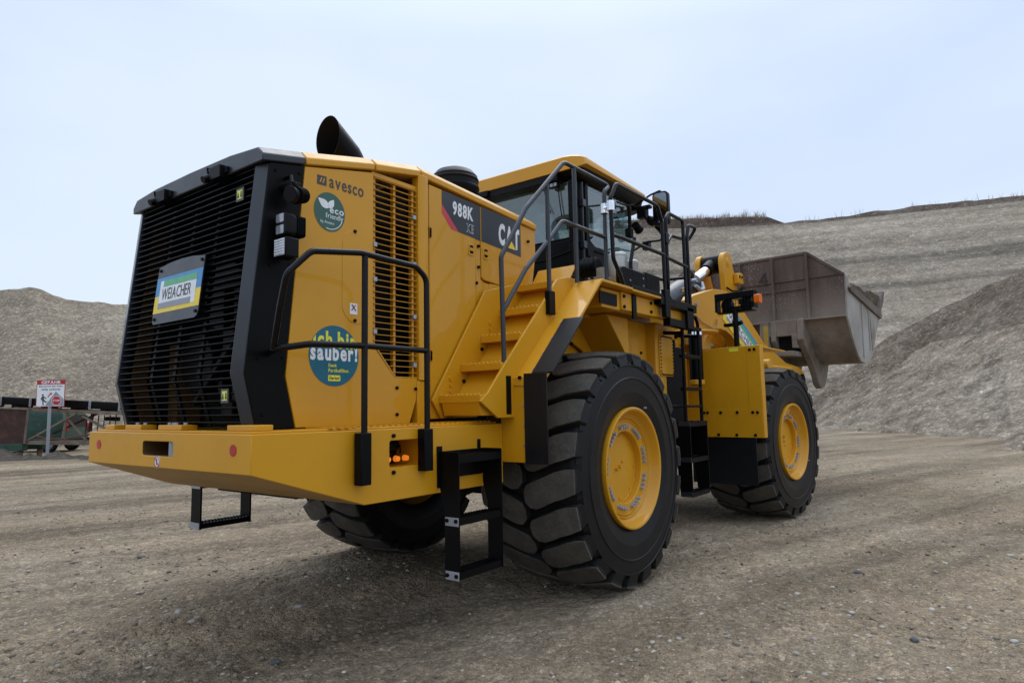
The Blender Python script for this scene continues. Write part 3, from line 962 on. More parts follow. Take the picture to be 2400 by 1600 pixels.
# little sand heaps in front of the conveyor
SANDM = gravel_mat('wet_sand', [(.085, .068, .050), (.105, .088, .067), (.125, .105, .082), (.18, .16, .13)], (9.0, 30.0), (.15, .2), bump_d=.05, patch=.6)
hp = [(2.68, 24.53, 1.05, .42, 'tallest sand heap, at the left edge under the rusty plate'), (3.31, 23.72, .62, .24, 'small sand heap left of the sign post'), (3.89, 22.94, .80, .30, 'pointed sand heap below the van wheel'), (4.36, 22.35, .55, .16, 'flattest sand heap, low, right of the pointed one'), (4.78, 21.75, .70, .26, 'sand heap half hidden by the counterweight corner')]
for x, y, r, h, lb in hp:
    m = MB()
    m.lathe([(.001, h)] + [(r * u, h * (1 - u) ** 1.15 - .06 * u) for u in (.1, .2, .35, .5, .65, .8, .9, 1.0)] + [(r * 1.05, -.15)], 40, (0, 0, 0), 'z')
    for i, v in enumerate(m.v):
        v.z += .05 * noise.noise(Vector((v.x * 3 + x * 7, v.y * 3, 0))) + .02 * noise.noise(Vector((v.x * 9 + x * 7, v.y * 9, 0)))
        v.x *= 1 + .2 * noise.noise(Vector((v.y * 2, x * 9, 0)))
    o = m.build('sand_heap', SANDM, None, ang=180)
    o.location = (x, y, 0)
    tag(o, lb, 'sand heap', 'small sand heaps in front of the conveyor')
# ------------------------------------------------------------------ wheel loader
# loader axes: x forward from the rear axle, y to its left, z up; the front frame is steered about the hinge
L = thing('wheel_loader', 'large yellow wheel loader with black rear grille and a loaded rusty bucket', 'wheel loader')
HX = 2.275
ART = RAD(-5.495)
FRM = Matrix.Translation((HX, 0, 0)) @ Matrix.Rotation(ART, 4, 'Z') @ Matrix.Translation((-HX, 0, 0))
SIDE = ((1, 0, 0), (0, 0, 1))       # right / up of a surface that faces -y
REAR = ((0, -1, 0), (0, 0, 1))      # right / up of a surface that faces -x

# --- wheels
WR, WT = 1.02, 0.46
def build_wheel():
    w = bpy.data.objects.new('wheel', None)
    COL.objects.link(w); w.parent = L
    t = MB()
    half = [(.50, -.385), (.515, -.42), (.56, -.445), (.64, -.457), (.645, -.459), (.652, -.459), (.656, -.459), (.755, -.462), (.762, -.468), (.770, -.468), (.777, -.460), (.868, -.452),
            (.873, -.462), (.884, -.462), (.889, -.448), (.905, -.43), (.922, -.38), (.940, -.2), (.950, 0)]
    prof = half + [(r, -h) for r, h in reversed(half[:-1])]
    t.lathe(prof, 88, m=0)
    NL = 22
    pitch = 2 * pi / NL
    def pt(r, s, tt):
        a = s / 1.0
        return Vector((r * cos(a), tt, r * sin(a)))
    pol = [(.002, -.452), (.065, -.455), (.13, -.455), (.192, -.452), (.228, -.36), (.255, -.27), (.292, -.19), (.322, -.11), (.318, -.05), (.272, -.008), (.19, -.006), (.135, -.030), (.100, -.11), (.070, -.19), (.030, -.28), (.005, -.37)]
    cs = sum(p[0] for p in pol) / len(pol); ct = sum(p[1] for p in pol) / len(pol)
    for side in (1, -1):
        for k in range(NL):
            a0 = k * pitch + (pitch / 2 if side < 0 else 0)
            base, low, top = [], [], []
            n = len(pol)
            for (s, tt) in pol:
                crown = 1.02 - 0.036 * (abs(tt) / .46) ** 3
                base.append(pt(.905, a0 + s, side * tt))
                low.append(pt(crown - .014, a0 + cs + (s - cs) * .985, side * (ct + (tt - ct) * .992)))
                top.append(pt(crown, a0 + cs + (s - cs) * .965, side * (ct + (tt - ct) * .985)))
            vs = base + low + top + [pt(1.016, a0 + cs + .01, side * ct)]
            fs, ms = [], []
            o = len(t.v)
            t.v.extend(vs)
            for i in range(n):
                j = (i + 1) % n
                for q, mm in (((i, j, n + j, n + i), 2), ((n + i, n + j, 2 * n + j, 2 * n + i), 1), ((2 * n + i, 2 * n + j, 3 * n), 1)):
                    t.f.append([x + o for x in q]); t.m.append(mm)
            # shoulder buttress of the lug, running down the sidewall
            e0, e1 = a0 + .004, a0 + .190
            yy = side * -1
            q = [pt(.978, e0, yy * .448), pt(.978, e1, yy * .448), pt(.884, e0 + .012, yy * .466), pt(.884, e1 - .012, yy * .466),
                 pt(.970, e0, yy * .38), pt(.970, e1, yy * .38), pt(.884, e0 + .012, yy * .40), pt(.884, e1 - .012, yy * .40)]
            t.add(q, [(0, 1, 3, 2), (4, 5, 7, 6), (0, 1, 5, 4), (2, 3, 7, 6), (0, 2, 6, 4), (1, 3, 7, 5)], 0)
            # sunken web between two buttresses
            q = [pt(.925, e1 + .010, yy * .43), pt(.925, e1 + .066, yy * .43), pt(.884, e1 + .018, yy * .458), pt(.884, e1 + .058, yy * .458), pt(.90, e1 + .038, yy * .40)]
            t.add(q, [(0, 1, 3, 2), (0, 1, 4), (2, 3, 4), (0, 2, 4), (1, 3, 4)], 0)
    t.build('tyre', [RUB, TREAD, GROOVE], w, ang=32)
    r = MB()
    pr = [(.495, -.36), (.512, -.40), (.519, -.445), (.516, -.462), (.505, -.466), (.490, -.460), (.478, -.435), (.468, -.40), (.450, -.375), (.436, -.368),
          (.432, -.378), (.424, -.380), (.420, -.370), (.412, -.362), (.408, -.372), (.398, -.374), (.392, -.366), (.312, -.366), (.306, -.360), (.303, -.305), (.299, -.300), (.292, -.305), (.0, -.305)]
    r.lathe(pr, 64)
    r.lathe([(.50, -.38), (.47, -.2), (.40, .1), (.47, .3), (.50, .385)], 40)
    # lock key recess on the rim and plugs on the hub cover
    r.xf(Matrix.Identity(4))
    for a in (200,):
        A0 = RAD(a)
        M = Matrix.Rotation(-A0, 4, 'Y')
        b = MB().box(.385, .445, -.398, -.36, -.10, .10).box(.41, .45, -.385, -.36, -.16, .16)
        b.xf(M); r.add(b.v, b.f)
    for a in range(0, 360, 45):
        r.bolt((.27 * cos(RAD(a)), -.305, .27 * sin(RAD(a))), (0, -1, 0), .010, .008)
    r.cyl((.0, -.30, .0), (.0, -.325, .0), .016, None, 10)
    r.cyl((.05, -.30, .045), (.05, -.318, .045), .012, None, 8)
    r.cyl((-.06, -.30, -.02), (-.06, -.33, -.02), .014, None, 8)
    r.build('rim', YEL, w, ang=30)
    for g in range(9):
        for q in range(4):
            a = RAD(g * 40 + q * 6.8 + 8)
            c = Vector((.350 * cos(a), -.366, .350 * sin(a)))
            b = MB().cyl(c, c + Vector((0, -.008, 0)), .0185, None, 10)
            b.cyl(c + Vector((0, -.006, 0)), c + Vector((0, -.028, 0)), .0145, None, 6)
            b.build('wheel_bolt', STEEL, w, ang=30)
    v = MB().cyl((.56 * cos(1.2), -.43, .56 * sin(1.2)), (.56 * cos(1.2), -.468, .56 * sin(1.2)), .009, None, 8)
    v.build('valve', STEEL, w)
    return w
WHEEL = build_wheel()
def copy_part(o, M, parent, bolts=True):
    c = o.copy(); COL.objects.link(c); c.parent = parent; c.matrix_local = M
    for ch in list(o.children):
        if ch.name.startswith('wheel_bolt') and not bolts: continue      # hub faces turned away from the photo
        d = ch.copy(); COL.objects.link(d); d.parent = c
    return c
HZ = 1.0035
def wheel_at(x, left, front, spin):
    M = Matrix.Translation((x, 1.29 if left else -1.29, HZ))
    if left: M = M @ Matrix.Rotation(pi, 4, 'Z')
    M = M @ Matrix.Rotation(RAD(spin), 4, 'Y')
    return (FRM @ M) if front else M
copy_part(WHEEL, wheel_at(0, True, False, 7), L, False)
copy_part(WHEEL, wheel_at(4.55, True, True, 11), L, False)
copy_part(WHEEL, wheel_at(4.55, False, True, 100), L)
WHEEL.matrix_local = wheel_at(0, False, False, 4)

def fpart(mb, name, mat, parent=None, **kw):
    """a part of the steered front frame"""
    o = mb.build(name, mat, parent or L, **kw)
    if parent is None or parent is L:
        o.matrix_local = FRM
    return o

# --- chassis under the hood, axles
m = MB()
m.box(-2.5, 1.9, -.50, .50, .95, 1.5).box(-.45, .45, -.55, .55, .75, 1.35)
m.cyl((0, -1.0, HZ), (0, 1.0, HZ), .28, None, 20).box(-.9, 1.7, -.80, .80, 1.5, 2.35)
m.box(-1.4, -.3, -.45, .45, .85, 1.0)
m.build('rear_frame', DARK, L)
m = MB().cyl((4.55, -1.0, HZ), (4.55, 1.0, HZ), .27, None, 20).box(4.2, 4.9, -.45, .45, .75, 1.3)
m.box(2.6, 6.0, -.55, .55, .9, 1.9)
fpart(m, 'front_axle', DARK)

# --- counterweight
CW_T = 1.415
m = MB()
def quad_hole(mb, P, Q, U, W, du, hole, depth_dir, depth, mface=0, minside=0, mback=1):
    """rectangle P + u*U + w*W (u in 0..du[0], w in 0..du[1]) with a rectangular pocket"""
    P, U, W, D = Vector(P), Vector(U).normalized(), Vector(W).normalized(), Vector(depth_dir).normalized() * depth
    u0, u1, w0, w1 = hole
    o = [P, P + U * du[0], P + U * du[0] + W * du[1], P + W * du[1]] if Q is None else [Vector(q) for q in Q]
    hpts = [P + U * x + W * y for x, y in rrect(u0, u1, w0, w1, .018, 3)]
    n = len(hpts)
    vs = o + hpts + [h + D for h in hpts]
    fs, ms = [], []
    # fan from outer corners to the pocket outline (corner order of rrect: top right, top left, bottom left, bottom right)
    cor = [2, 3, 0, 1]
    per = n // 4
    for k in range(4):
        for i in range(per - 1):
            fs.append((cor[k], 4 + k * per + i, 4 + k * per + i + 1)); ms.append(mface)
        a = 4 + k * per + per - 1; b = 4 + ((k + 1) % 4) * per
        fs.append((cor[k], a, b, cor[(k + 1) % 4])); ms.append(mface)
    for i in range(n):
        j = (i + 1) % n
        fs.append((4 + i, 4 + j, 4 + n + j, 4 + n + i)); ms.append(minside)
    fs.append(tuple(range(4 + n, 4 + 2 * n))); ms.append(mback)
    off = len(mb.v)
    mb.v.extend(vs)
    for f, q in zip(fs, ms):
        mb.f.append([i + off for i in f]); mb.m.append(q)
A_ = (-3.187, -1.07); B_ = (-2.52, -1.215); C_ = (-1.16, -1.215)
zr, zc = 1.195, .965
T = CW_T
quad_hole(m, (-3.187, 1.07, zr), None, (0, -1, 0), (0, 0, 1), (2.14, T - zr), (.86, 1.27, .075, .165), (1, 0, 0), .30, minside=3)  # shade inside the slot put into the dark wall and back colours
quad_hole(m, (B_[0], B_[1], zc), None, (1, 0, 0), (0, 0, 1), (1.36, T - zc), (.20, .50, .205, .375), (0, 1, 0), .26)
b3 = [(A_[0], A_[1], zr), (A_[0], A_[1], T), (B_[0], B_[1], T), (B_[0], B_[1], zc), (C_[0], C_[1], T), (C_[0], C_[1], zc)]
l3 = [(x, -y, z) for x, y, z in b3]
m.add(b3, [(0, 1, 2, 3)]); m.add(l3, [(0, 1, 2, 3), (3, 2, 4, 5)])
m.add([b3[0], l3[0], b3[3], l3[3]], [(0, 1, 3, 2)], 2)                       # sloping underside
m.add([b3[3], l3[3], l3[5], b3[5]], [(0, 1, 2, 3)], 2)                       # flat underside
m.add([b3[1], l3[1], l3[2], b3[2]], [(0, 1, 2, 3)]); m.add([b3[2], l3[2], l3[4], b3[4]], [(0, 1, 2, 3)])
m.add([b3[4], l3[4], l3[5], b3[5]], [(0, 1, 2, 3)])
o = m.build('counterweight', [YEL, DARK, YELD, AMBERD], L, ang=20, recalc=False)
CWT = o
bm = bmesh.new(); bm.from_mesh(o.data); bmesh.ops.remove_doubles(bm, verts=bm.verts, dist=.0005); bmesh.ops.recalc_face_normals(bm, faces=bm.faces); bm.to_mesh(o.data); bm.free()
o.data.set_sharp_from_angle(angle=RAD(20))
bv = o.modifiers.new('bevel', 'BEVEL'); bv.width = .012; bv.segments = 2; bv.limit_method = 'ANGLE'; bv.angle_limit = RAD(25)
m = MB().prism([(-3.15, -1.03), (-2.50, -1.17), (-1.18, -1.17), (-1.18, 1.17), (-2.50, 1.17), (-3.15, 1.03)], 'z', CW_T, CW_T + .014)
m.build('top_plate', YEL, CWT, bevel=.003)
m = MB()                                                                     # serrated tread strips of the walkway
for x0 in [-2.72 + .052 * i for i in range(29)]:
    m.box(x0, x0 + .026, -1.16, -.90, CW_T + .014, CW_T + .024)
m.build('walkway_tread', YEL, CWT)
m = MB()
for y0, y1 in ((.38, .62), (-.18, .13), (-1.02, -.72), (.80, .94)):
    m.box(-3.13, -3.02, y0, y1, CW_T + .014, CW_T + .048)
m.build_each('mounting_block', YEL, CWT, bevel=.005)
m = MB()
for y in (.44, .56, -.12, -.0, .03, .09):
    m.cyl((-3.07, y, CW_T + .046), (-3.07, y, CW_T + .062), .014, None, 6)
m.build_each('mounting_bolt', STEEL, CWT)
for y in (.895, -.892):
    MB().prism(circ(y, 1.325, .033), 'x', -3.1905, -3.187).build('reflector', REDV, CWT)
m = MB().cyl((-3.135, -.135, 1.27), (-3.135, -.135, 1.36), .042, None, 16)      # tow pin in the slot
m.build('tow_pin', GALV, CWT)
dz = (-3.1895, 0.0, 1.232)
st = MB().prism(circ(0.0, 1.232, .038), 'x', -3.1895, -3.187).build('warning_sticker', WHITE, CWT)
MB().lathe([(.030, -3.1905), (.036, -3.1905), (.036, -3.1895), (.030, -3.1895)], 28, (0, 0, 1.232), 'x').build('prohibition_ring', REDV, st)
MB().bar((-3.1905, .022, 1.254), (-3.1905, -.022, 1.210), .006, .001, (1, 0, 0)).build('prohibition_bar', REDV, st)
MB().prism(circ(0, 1.246, .007, 12), 'x', -3.1902, -3.1895).box(-3.1902, -3.1895, -.008, .008, 1.215, 1.238).build('prohibition_figure', CHARTXT, st)
# light cluster in the side pocket
lc = MB().box(-2.28, -2.06, -1.0, -.975, 1.20, 1.33).cyl((-2.26, -1.08, 1.30), (-2.14, -1.08, 1.30), .035, None, 12)
lc.tube([(-2.29, -1.1, 1.31), (-2.25, -1.15, 1.25), (-2.27, -1.12, 1.19)], .006).tube([(-2.2, -1.05, 1.27), (-2.16, -1.14, 1.30), (-2.12, -1.1, 1.25)], .006)
lc = lc.build('light_housing', PLAST, CWT, bevel=.004)
for x in (-2.255, -2.175, -2.095):
    MB().cyl((x, -1.11, 1.215), (x, -1.14, 1.215), .021, .017, 14).build('marker_light', AMBERL, lc)
m = MB()
for x, z in ((-2.29, 1.37), (-2.03, 1.375), (-2.29, 1.14), (-2.03, 1.15)):
    m.bolt((x, -1.215, z), (0, -1, 0), .014, .012)
m.build_each('cover_bolt', BLK, CWT)

# --- hood core (dark machinery) so nothing shows through the louvres
HY = .86
m = MB().box(-2.60, -2.16, -.80, .80, 1.43, 2.95).box(-2.16, -1.70, -.66, .66, 1.43, 2.95).box(-1.70, -.20, -.80, .80, 1.43, 2.95).box(-2.94, -2.60, -.80, .80, 2.93, 3.08).box(-2.6, -1.9, -.80, .80, 2.88, 3.12).box(-2.9, -2.6, .735, .80, 1.43, 3.0).box(-2.9, -2.6, -.80, -.735, 1.43, 3.0).box(-1.9, -.2, -.80, .80, 2.9, 3.15)
m.build('engine_bay', DARK, L)
m = MB()
for (y, z, r) in ((.30, 1.9, .22), (-.15, 1.75, .16), (-.05, 2.35, .26)):
    m.cyl((-2.80, y, z), (-2.60, y, z), r, None, 20)
m.bar((-2.82, .25, 1.6), (-2.82, -.35, 2.1), .05, .05).box(-2.80, -2.62, -.2, -.05, 1.5, 2.4)
m.build('cooling_fan', PLAST, L, bevel=.01)

def rx(z):        # rear line of the hood in side view
    return -2.985 + (3.06 - z) / 1.30 * -.135 if z > 1.76 else -3.12 + (1.76 - z) / .32 * .085
# grille
gr = bpy.data.objects.new('rear_grille', None); COL.objects.link(gr); gr.parent = L
m = MB()
NS = 37
for i in range(NS):
    z = 1.475 + i * (3.035 - 1.475) / (NS - 1)
    x = rx(z)
    ps = [(x - .014, z + .001), (x + .020, z - .006), (x + .020, z - .001), (x - .014, z + .007)]
    m.prism(ps, 'y', -.748, .748)
m.build('grille_slats', BLK, gr)
for y in (-.735, -.30, .02, .34, .735):
    zs = [1.45, 1.76, 2.4, 3.06]
    m = MB()
    for a, b in zip(zs, zs[1:]):
        m.bar((rx(a) + .035, y, a), (rx(b) + .035, y, b), .014, .035, (0, 1, 0))
    m.build('grille_rib', BLK, gr)
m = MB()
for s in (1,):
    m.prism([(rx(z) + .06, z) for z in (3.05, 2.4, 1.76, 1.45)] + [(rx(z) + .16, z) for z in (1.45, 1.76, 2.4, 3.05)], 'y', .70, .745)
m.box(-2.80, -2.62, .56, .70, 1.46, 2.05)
m.build('radiator_shroud', AMBERD, gr)  # yellow part, its shade behind the slats put into the dark colour
# frame along both grille sides, reflected sky put into its lighter grey
for s in (-1, 1):
    m = MB()
    zs = [3.055, 2.4, 1.765, 1.44]
    ring = []
    for z in zs:
        x = rx(z)
        ring.append([(x - .022, s * .752, z), (x + .006, s * .852, z), (x + .03, s * .850, z), (x + .05, s * .752, z)])
    m.loft([[Vector(p) for p in r] for r in ring])
    m.build('grille_frame', GRYF, L, bevel=.006, ang=25)
# black corner panels and yellow rear side panels, both sides
cp = [(-2.975, 3.06), (-2.725, 3.105), (-2.845, 1.75), (-2.77, 1.435), (-3.03, 1.435), (rx(1.762) + .008, 1.76)]
sp = [(-2.719, 3.105), (-2.150, 3.222), (-2.150, 1.985), (-1.948, 1.762), (-1.722, 1.762), (-1.722, 1.70), (-1.735, 1.60), (-1.775, 1.50), (-1.80, 1.435), (-2.764, 1.435), (-2.838, 1.752)]
for s in (-1, 1):
    a, b = (-HY, -HY + .03) if s < 0 else (HY - .03, HY)
    c = MB().prism(cp, 'y', a, b).build('corner_panel', BLK, L, bevel=.005)
    d = MB().prism(sp, 'y', a, b).build('side_panel', YEL, L, bevel=.005)
    if s < 0: CORNER, SPANEL = c, d
m = MB()
for x, z in ((-2.93, 3.02), (-2.76, 3.045), (-2.96, 2.42), (-2.82, 2.44), (-3.03, 1.85), (-2.86, 1.86), (-2.99, 1.52)):
    m.bolt((x, -HY, z), (0, -1, 0), .010, .008)
m.build_each('panel_bolt', BLK, CORNER)
# inspection hatch outline, lock and bolts
def ring_outline(pts, wd):
    cx = sum(p[0] for p in pts) / len(pts); cz = sum(p[1] for p in pts) / len(pts)
    inn = []
    for x, z in pts:
        d = math.hypot(x - cx, z - cz)
        inn.append((cx + (x - cx) * (1 - wd / d), cz + (z - cz) * (1 - wd / d)))
    return inn
hat = [(-2.42 + .095 - .095 * cos(t), 2.66 + .10 * sin(t)) for t in [pi / 2 * k / 6 for k in range(0, 7)]] + [(-2.23, 2.745), (-2.17, 2.70), (-2.17, 2.30)] + [(-2.295 + .125 * cos(t), 2.25 - .13 * sin(t)) for t in [pi * k / 12 for k in range(0, 13)]]
MB().prism(hat, 'y', -HY - .003, -HY + .001).build('inspection_hatch', YEL, SPANEL, bevel=.0015)
m = MB()
for x, z in ((-2.317, 2.757), (-2.315, 2.14), (-1.93, 1.69), (-1.745, 1.685), (-1.93, 1.50)):
    m.bolt((x, -HY, z), (0, -1, 0), .013, .011)
m.build_each('panel_bolt', BLK, SPANEL)

# roof panels of the hood: one black visor, three yellow caps
def cap_ring(x, zb, o=0.012):
    h = [(-HY - o, zb), (-HY - o, zb + .045), (-HY + .045, zb + .098), (-.5, zb + .122), (0, zb + .128)]
    pr = h + [(-y, z) for y, z in reversed(h[:-1])]
    return [Vector((x, y, z)) for y, z in pr] + [Vector((x, .70, zb)), Vector((x, -.70, zb))]
secs = {'visor': [(-3.03, 3.052), (-2.724, 3.113)], 'a': [(-2.718, 3.114), (-2.145, 3.240)], 'b': [(-2.131, 3.241), (-1.686, 3.318)], 'c': [(-1.676, 3.320), (-.9, 3.268), (-.14, 3.212)]}
for k, v in secs.items():
    m = MB().loft([cap_ring(*q) for q in v])
    o = m.build('roof_visor' if k == 'visor' else 'roof_panel', GRYF if k == 'visor' else YEL, L, bevel=.008, ang=20)
    if k == 'visor': VIS = o
# rear cameras and hinges hung on the visor
for y in (.37, -.37):
    h = MB().box(-3.075, -3.0, y - .09, y + .04, 3.035, 3.115).box(-3.05, -3.01, y - .13, y + .10, 3.06, 3.10)
    h.cyl((-3.06, y + .07, 3.06), (-3.10, y + .07, 3.04), .028, .024, 12).tube([(-3.05, y + .05, 3.12), (-3.06, y + .09, 3.135), (-3.05, y + .1, 3.10)], .007)
    h.build('rear_camera', PLAST, VIS, bevel=.006)

# --- side louvre
vg = bpy.data.objects.new('side_louvre', None); COL.objects.link(vg); vg.parent = L
m = MB()
n = 33
for i in range(n):
    z = 1.80 + i * (3.19 - 1.80) / (n - 1)
    x0 = -2.143
    if z < 1.985: x0 = -2.143 + (1.985 - z) / .223 * .2
    m.prism([(-.857, z), (-.857, z + .004), (-.832, z + .007), (-.832, z + .003)], 'x', x0, -1.722)
m.build('louvre_slats', YEL, vg)
m = MB()
for x, zb in ((-2.128, 2.0), (-1.935, 1.77), (-1.750, 1.77)):
    m.box(x - .010, x + .010, -.842, -.81, zb, 3.2)
m.build_each('louvre_rib', YEL, vg)
MB().box(-2.15, -1.71, -.845, -.80, 3.205, 3.235).prism([(-2.15, 2.0), (-2.138, 2.0), (-1.94, 1.772), (-1.72, 1.772), (-1.72, 1.764), (-1.946, 1.764)], 'y', -.858, -.81).build_each('louvre_frame', YEL, vg)
m = MB()
for x, z in ((-2.135, 2.70), (-2.135, 2.45), (-2.135, 2.08), (-1.75, 2.98), (-1.75, 2.62), (-1.75, 2.22), (-1.75, 1.86)):
    m.box(x - .014, x + .016, -.866, -.845, z - .012, z + .018)
m.build_each('louvre_clip', STEEL, vg)
# pillar and doors
m = MB()
pil = [(-1.715, -.80), (-1.715, -.868), (-1.700, -.882), (-1.665, -.887), (-1.625, -.882), (-1.606, -.868), (-1.606, -.80)]
m.prism(pil, 'z', 1.75, 3.325).build('hood_pillar', YEL, L, bevel=.003)
MB().box(-1.73, -1.60, -.87, -.80, 1.435, 1.745).prism(rrect(-1.655, -1.61, 1.53, 1.70, .02), 'y', -.879, -.869).build('pillar_foot', YEL, L, bevel=.006)
d1 = [(-1.588, 3.285), (-1.036, 3.262), (-1.036, 1.46), (-1.588, 1.46)]
DOOR1 = MB().prism(d1, 'y', -.862, -.82).build('engine_door', YEL, L, bevel=.007)
MB().prism([(-1.030, 3.262), (-.966, 3.258), (-.966, 2.40), (-1.030, 2.40)], 'y', -.855, -.82).build('door_post', YEL, L, bevel=.004)
d2 = [(-.960, 3.257), (-.392, 3.232), (-.392, 2.555), (-.70, 2.60), (-.93, 2.62), (-.960, 2.64)]
DOOR2 = MB().prism(d2, 'y', -.862, -.82).build('engine_door', YEL, L, bevel=.007)
m = MB().prism([(-1.030, 2.40), (-.966, 2.40), (-.966, 2.625), (-.92, 2.605), (-.385, 2.545), (-.385, 3.225), (-.145, 3.212), (-.140, 2.98), (-.215, 2.60), (-.215, 1.5), (-1.030, 1.5)], 'y', -.852, -.82)
m.build('hood_side_panel', YEL, L, bevel=.005)
m = MB()
for x, z in ((-.998, 2.90), (-.998, 2.72), (-1.03, 2.58), (-.47, 2.63), (-.27, 3.08), (-.27, 2.85)):
    m.bolt((x, -.858, z), (0, -1, 0), .014, .014)
m.build_each('door_bolt', BLK, L)
m = MB()
for x in (-1.585, -1.585):
    m.box(x - .012, x + .014, -.872, -.84, 2.86, 2.94).box(x - .012, x + .014, -.872, -.84, 1.9, 1.98)
m.build_each('door_hinge', YEL, DOOR1, bevel=.004)
for D_, x in ((DOOR1, -1.095), (DOOR2, -.905)):
    p = MB().prism(rrect(x - .035, x + .035, 2.80, 2.905, .018), 'y', -.868, -.861).build('latch', YEL, D_, bevel=.003)
    MB().prism(rrect(x - .022, x + .022, 2.818, 2.888, .012), 'y', -.8695, -.8675).build('latch_recess', DARK, D_)
    MB().box(x - .024, x + .024, -.876, -.868, 2.838, 2.866).build('latch_handle', YEL, D_, bevel=.004)

# --- writing on the hood side
Yd = -HY - .0035
def dplate(name, poly, mat, parent, y=-HY - .0012, th=.0012):
    return MB().prism(poly, 'y', y - th, y).build(name, mat, parent)
lg = dplate('dealer_logo', [(-2.628, 3.077), (-2.555, 3.079), (-2.555, 3.016), (-2.628, 3.015)], CHARTXT, SPANEL)
for dx in (0, .022):
    dplate('logo_slash', [(-2.612 + dx, 3.030), (-2.603 + dx, 3.030), (-2.590 + dx, 3.064), (-2.599 + dx, 3.064)], YEL, lg, y=-HY - .0026)
text('dealer_name', 'avesco', frame((-2.533, -HY - .0012, 3.014), *SIDE), w=.291, h=.062, mat=CHARTXT, parent=SPANEL, bold=.012)
ec = MB().prism(circ(-2.527, 2.846, .124, 40, .131), 'y', -HY - .0024, -HY - .001).build('eco_sticker', ECOG, SPANEL)
def leaf(p0, ang, ln, wd):
    c, s_ = cos(ang), sin(ang)
    pts = []
    for k in range(9):
        u = k / 8
        pts.append((u * ln, wd * sin(pi * u ** .8) * .5))
    for k in range(7, 0, -1):
        u = k / 8
        pts.append((u * ln, -wd * sin(pi * u ** .8) * .5))
    return [(p0[0] + x * c - z * s_, p0[1] + x * s_ + z * c) for x, z in pts]
for ang, ln, wd in ((RAD(150), .100, .055), (RAD(58), .075, .045)):
    dplate('leaf', leaf((-2.535, 2.872), ang, ln, wd), WHITE, ec, y=-HY - .0026)
ye = -HY - .0026
text('eco_word', 'eco', frame((-2.528, ye, 2.842), *SIDE), w=.115, h=.032, mat=WHITE, parent=ec, bold=.02)
text('friendly_word', 'friendly', frame((-2.560, ye, 2.792), *SIDE), w=.142, h=.046, mat=WHITE, parent=ec)
text('dealer_credit', 'by Avesco', frame((-2.600, ye, 2.758), *SIDE), w=.108, h=.026, mat=WHITE, parent=ec)
arc = [(-2.527 + .112 * cos(RAD(a)), 2.846 + .118 * sin(RAD(a))) for a in range(-105, -20, 8)]
arc2 = [(-2.527 + .107 * cos(RAD(a)), 2.846 + .113 * sin(RAD(a))) for a in range(-25, -106, -8)]
dplate('sticker_arc', arc + arc2, WHITE, ec, y=ye)
# round blue sticker
cx, cz, R_ = -2.478, 1.893, .199
ib = MB().prism(circ(cx, cz, R_, 48), 'y', -HY - .0024, -HY - .001).build('blue_sticker', TEALV, SPANEL)
clip = [(q[0] - cx, q[1] - cz) for q in circ(cx, cz, R_ * .985, 48)]
def clip_off(ox, oz): return [(a - ox, b - oz) for a, b in clip]
text('sticker_headline', 'Ich bin', frame((cx - .168, ye, cz + .048), *SIDE), w=.345, h=.112, mat=LEMON, parent=ib, bold=.034, gap=.13, clip=clip_off(-.168, .048))
text('sticker_headline', 'sauber!', frame((cx - .188, ye, cz - .034), *SIDE), w=.374, h=.112, mat=WHITE, parent=ib, bold=.034, gap=.12)
text('sticker_line', 'Dank', frame((cx - .048, ye, cz - .074), *SIDE), w=.066, h=.022, mat=LEMON, parent=ib, bold=.025)
text('sticker_line', 'Partikelfilter.', frame((cx - .048, ye, cz - .108), *SIDE), w=.168, h=.024, mat=LEMON, parent=ib, bold=.025)
eb = dplate('company_tag', rrect(cx - .050, cx + .046, cz - .165, cz - .127, .004), LEMON, ib, y=ye)
text('company_tag_name', 'Eberhard', frame((cx - .042, ye - .0013, cz - .156), *SIDE), w=.080, h=.021, mat=CHARTXT, parent=eb, bold=.02, shear=.25)
xs = dplate('small_sticker', [(-2.357, 2.182), (-2.294, 2.182), (-2.294, 2.257), (-2.357, 2.257)], WHITE, SPANEL, y=-HY - .0035)
dplate('cross_stroke', [(-2.349, 2.206), (-2.338, 2.206), (-2.304, 2.248), (-2.314, 2.248)], REDV, xs, y=-HY - .0048)
dplate('cross_stroke', [(-2.312, 2.206), (-2.303, 2.206), (-2.336, 2.248), (-2.347, 2.248)], DKVINYL, xs, y=-HY - .0054)
# model band
yb = -.8625
b1 = dplate('model_band', [(-1.446, 3.276), (-1.036, 3.258), (-1.036, 2.957), (-1.252, 2.972), (-1.447, 3.160)], DKVINYL, DOOR1, y=yb)
dplate('red_stripe', [(-1.447, 3.160), (-1.252, 2.972), (-1.335, 2.977), (-1.447, 3.092)], PINKV, DOOR1, y=yb)
dplate('model_band', [(-1.030, 3.258), (-.966, 3.255), (-.966, 2.952), (-1.030, 2.957)], DKVINYL, L, y=-.8555)
b2 = dplate('model_band', [(-.958, 3.255), (-.392, 3.230), (-.392, 2.910), (-.958, 2.952)], DKVINYL, DOOR2, y=yb)
text('model_number', '988K', frame((-1.320, yb - .0013, 3.100), (1, 0, -.02), (0, 0, 1)), w=.255, h=.120, mat=WHITE, parent=DOOR1, bold=.035)
text('model_suffix_outline', 'XE', frame((-1.152, yb - .0013, 2.994), (1, 0, -.02), (0, 0, 1)), w=.088, h=.073, mat=WHITE, parent=DOOR1, bold=.03)
text('model_suffix', 'XE', frame((-1.149, yb - .0026, 2.999), (1, 0, -.02), (0, 0, 1)), w=.081, h=.063, mat=DKVINYL, parent=DOOR1, bold=-.004)
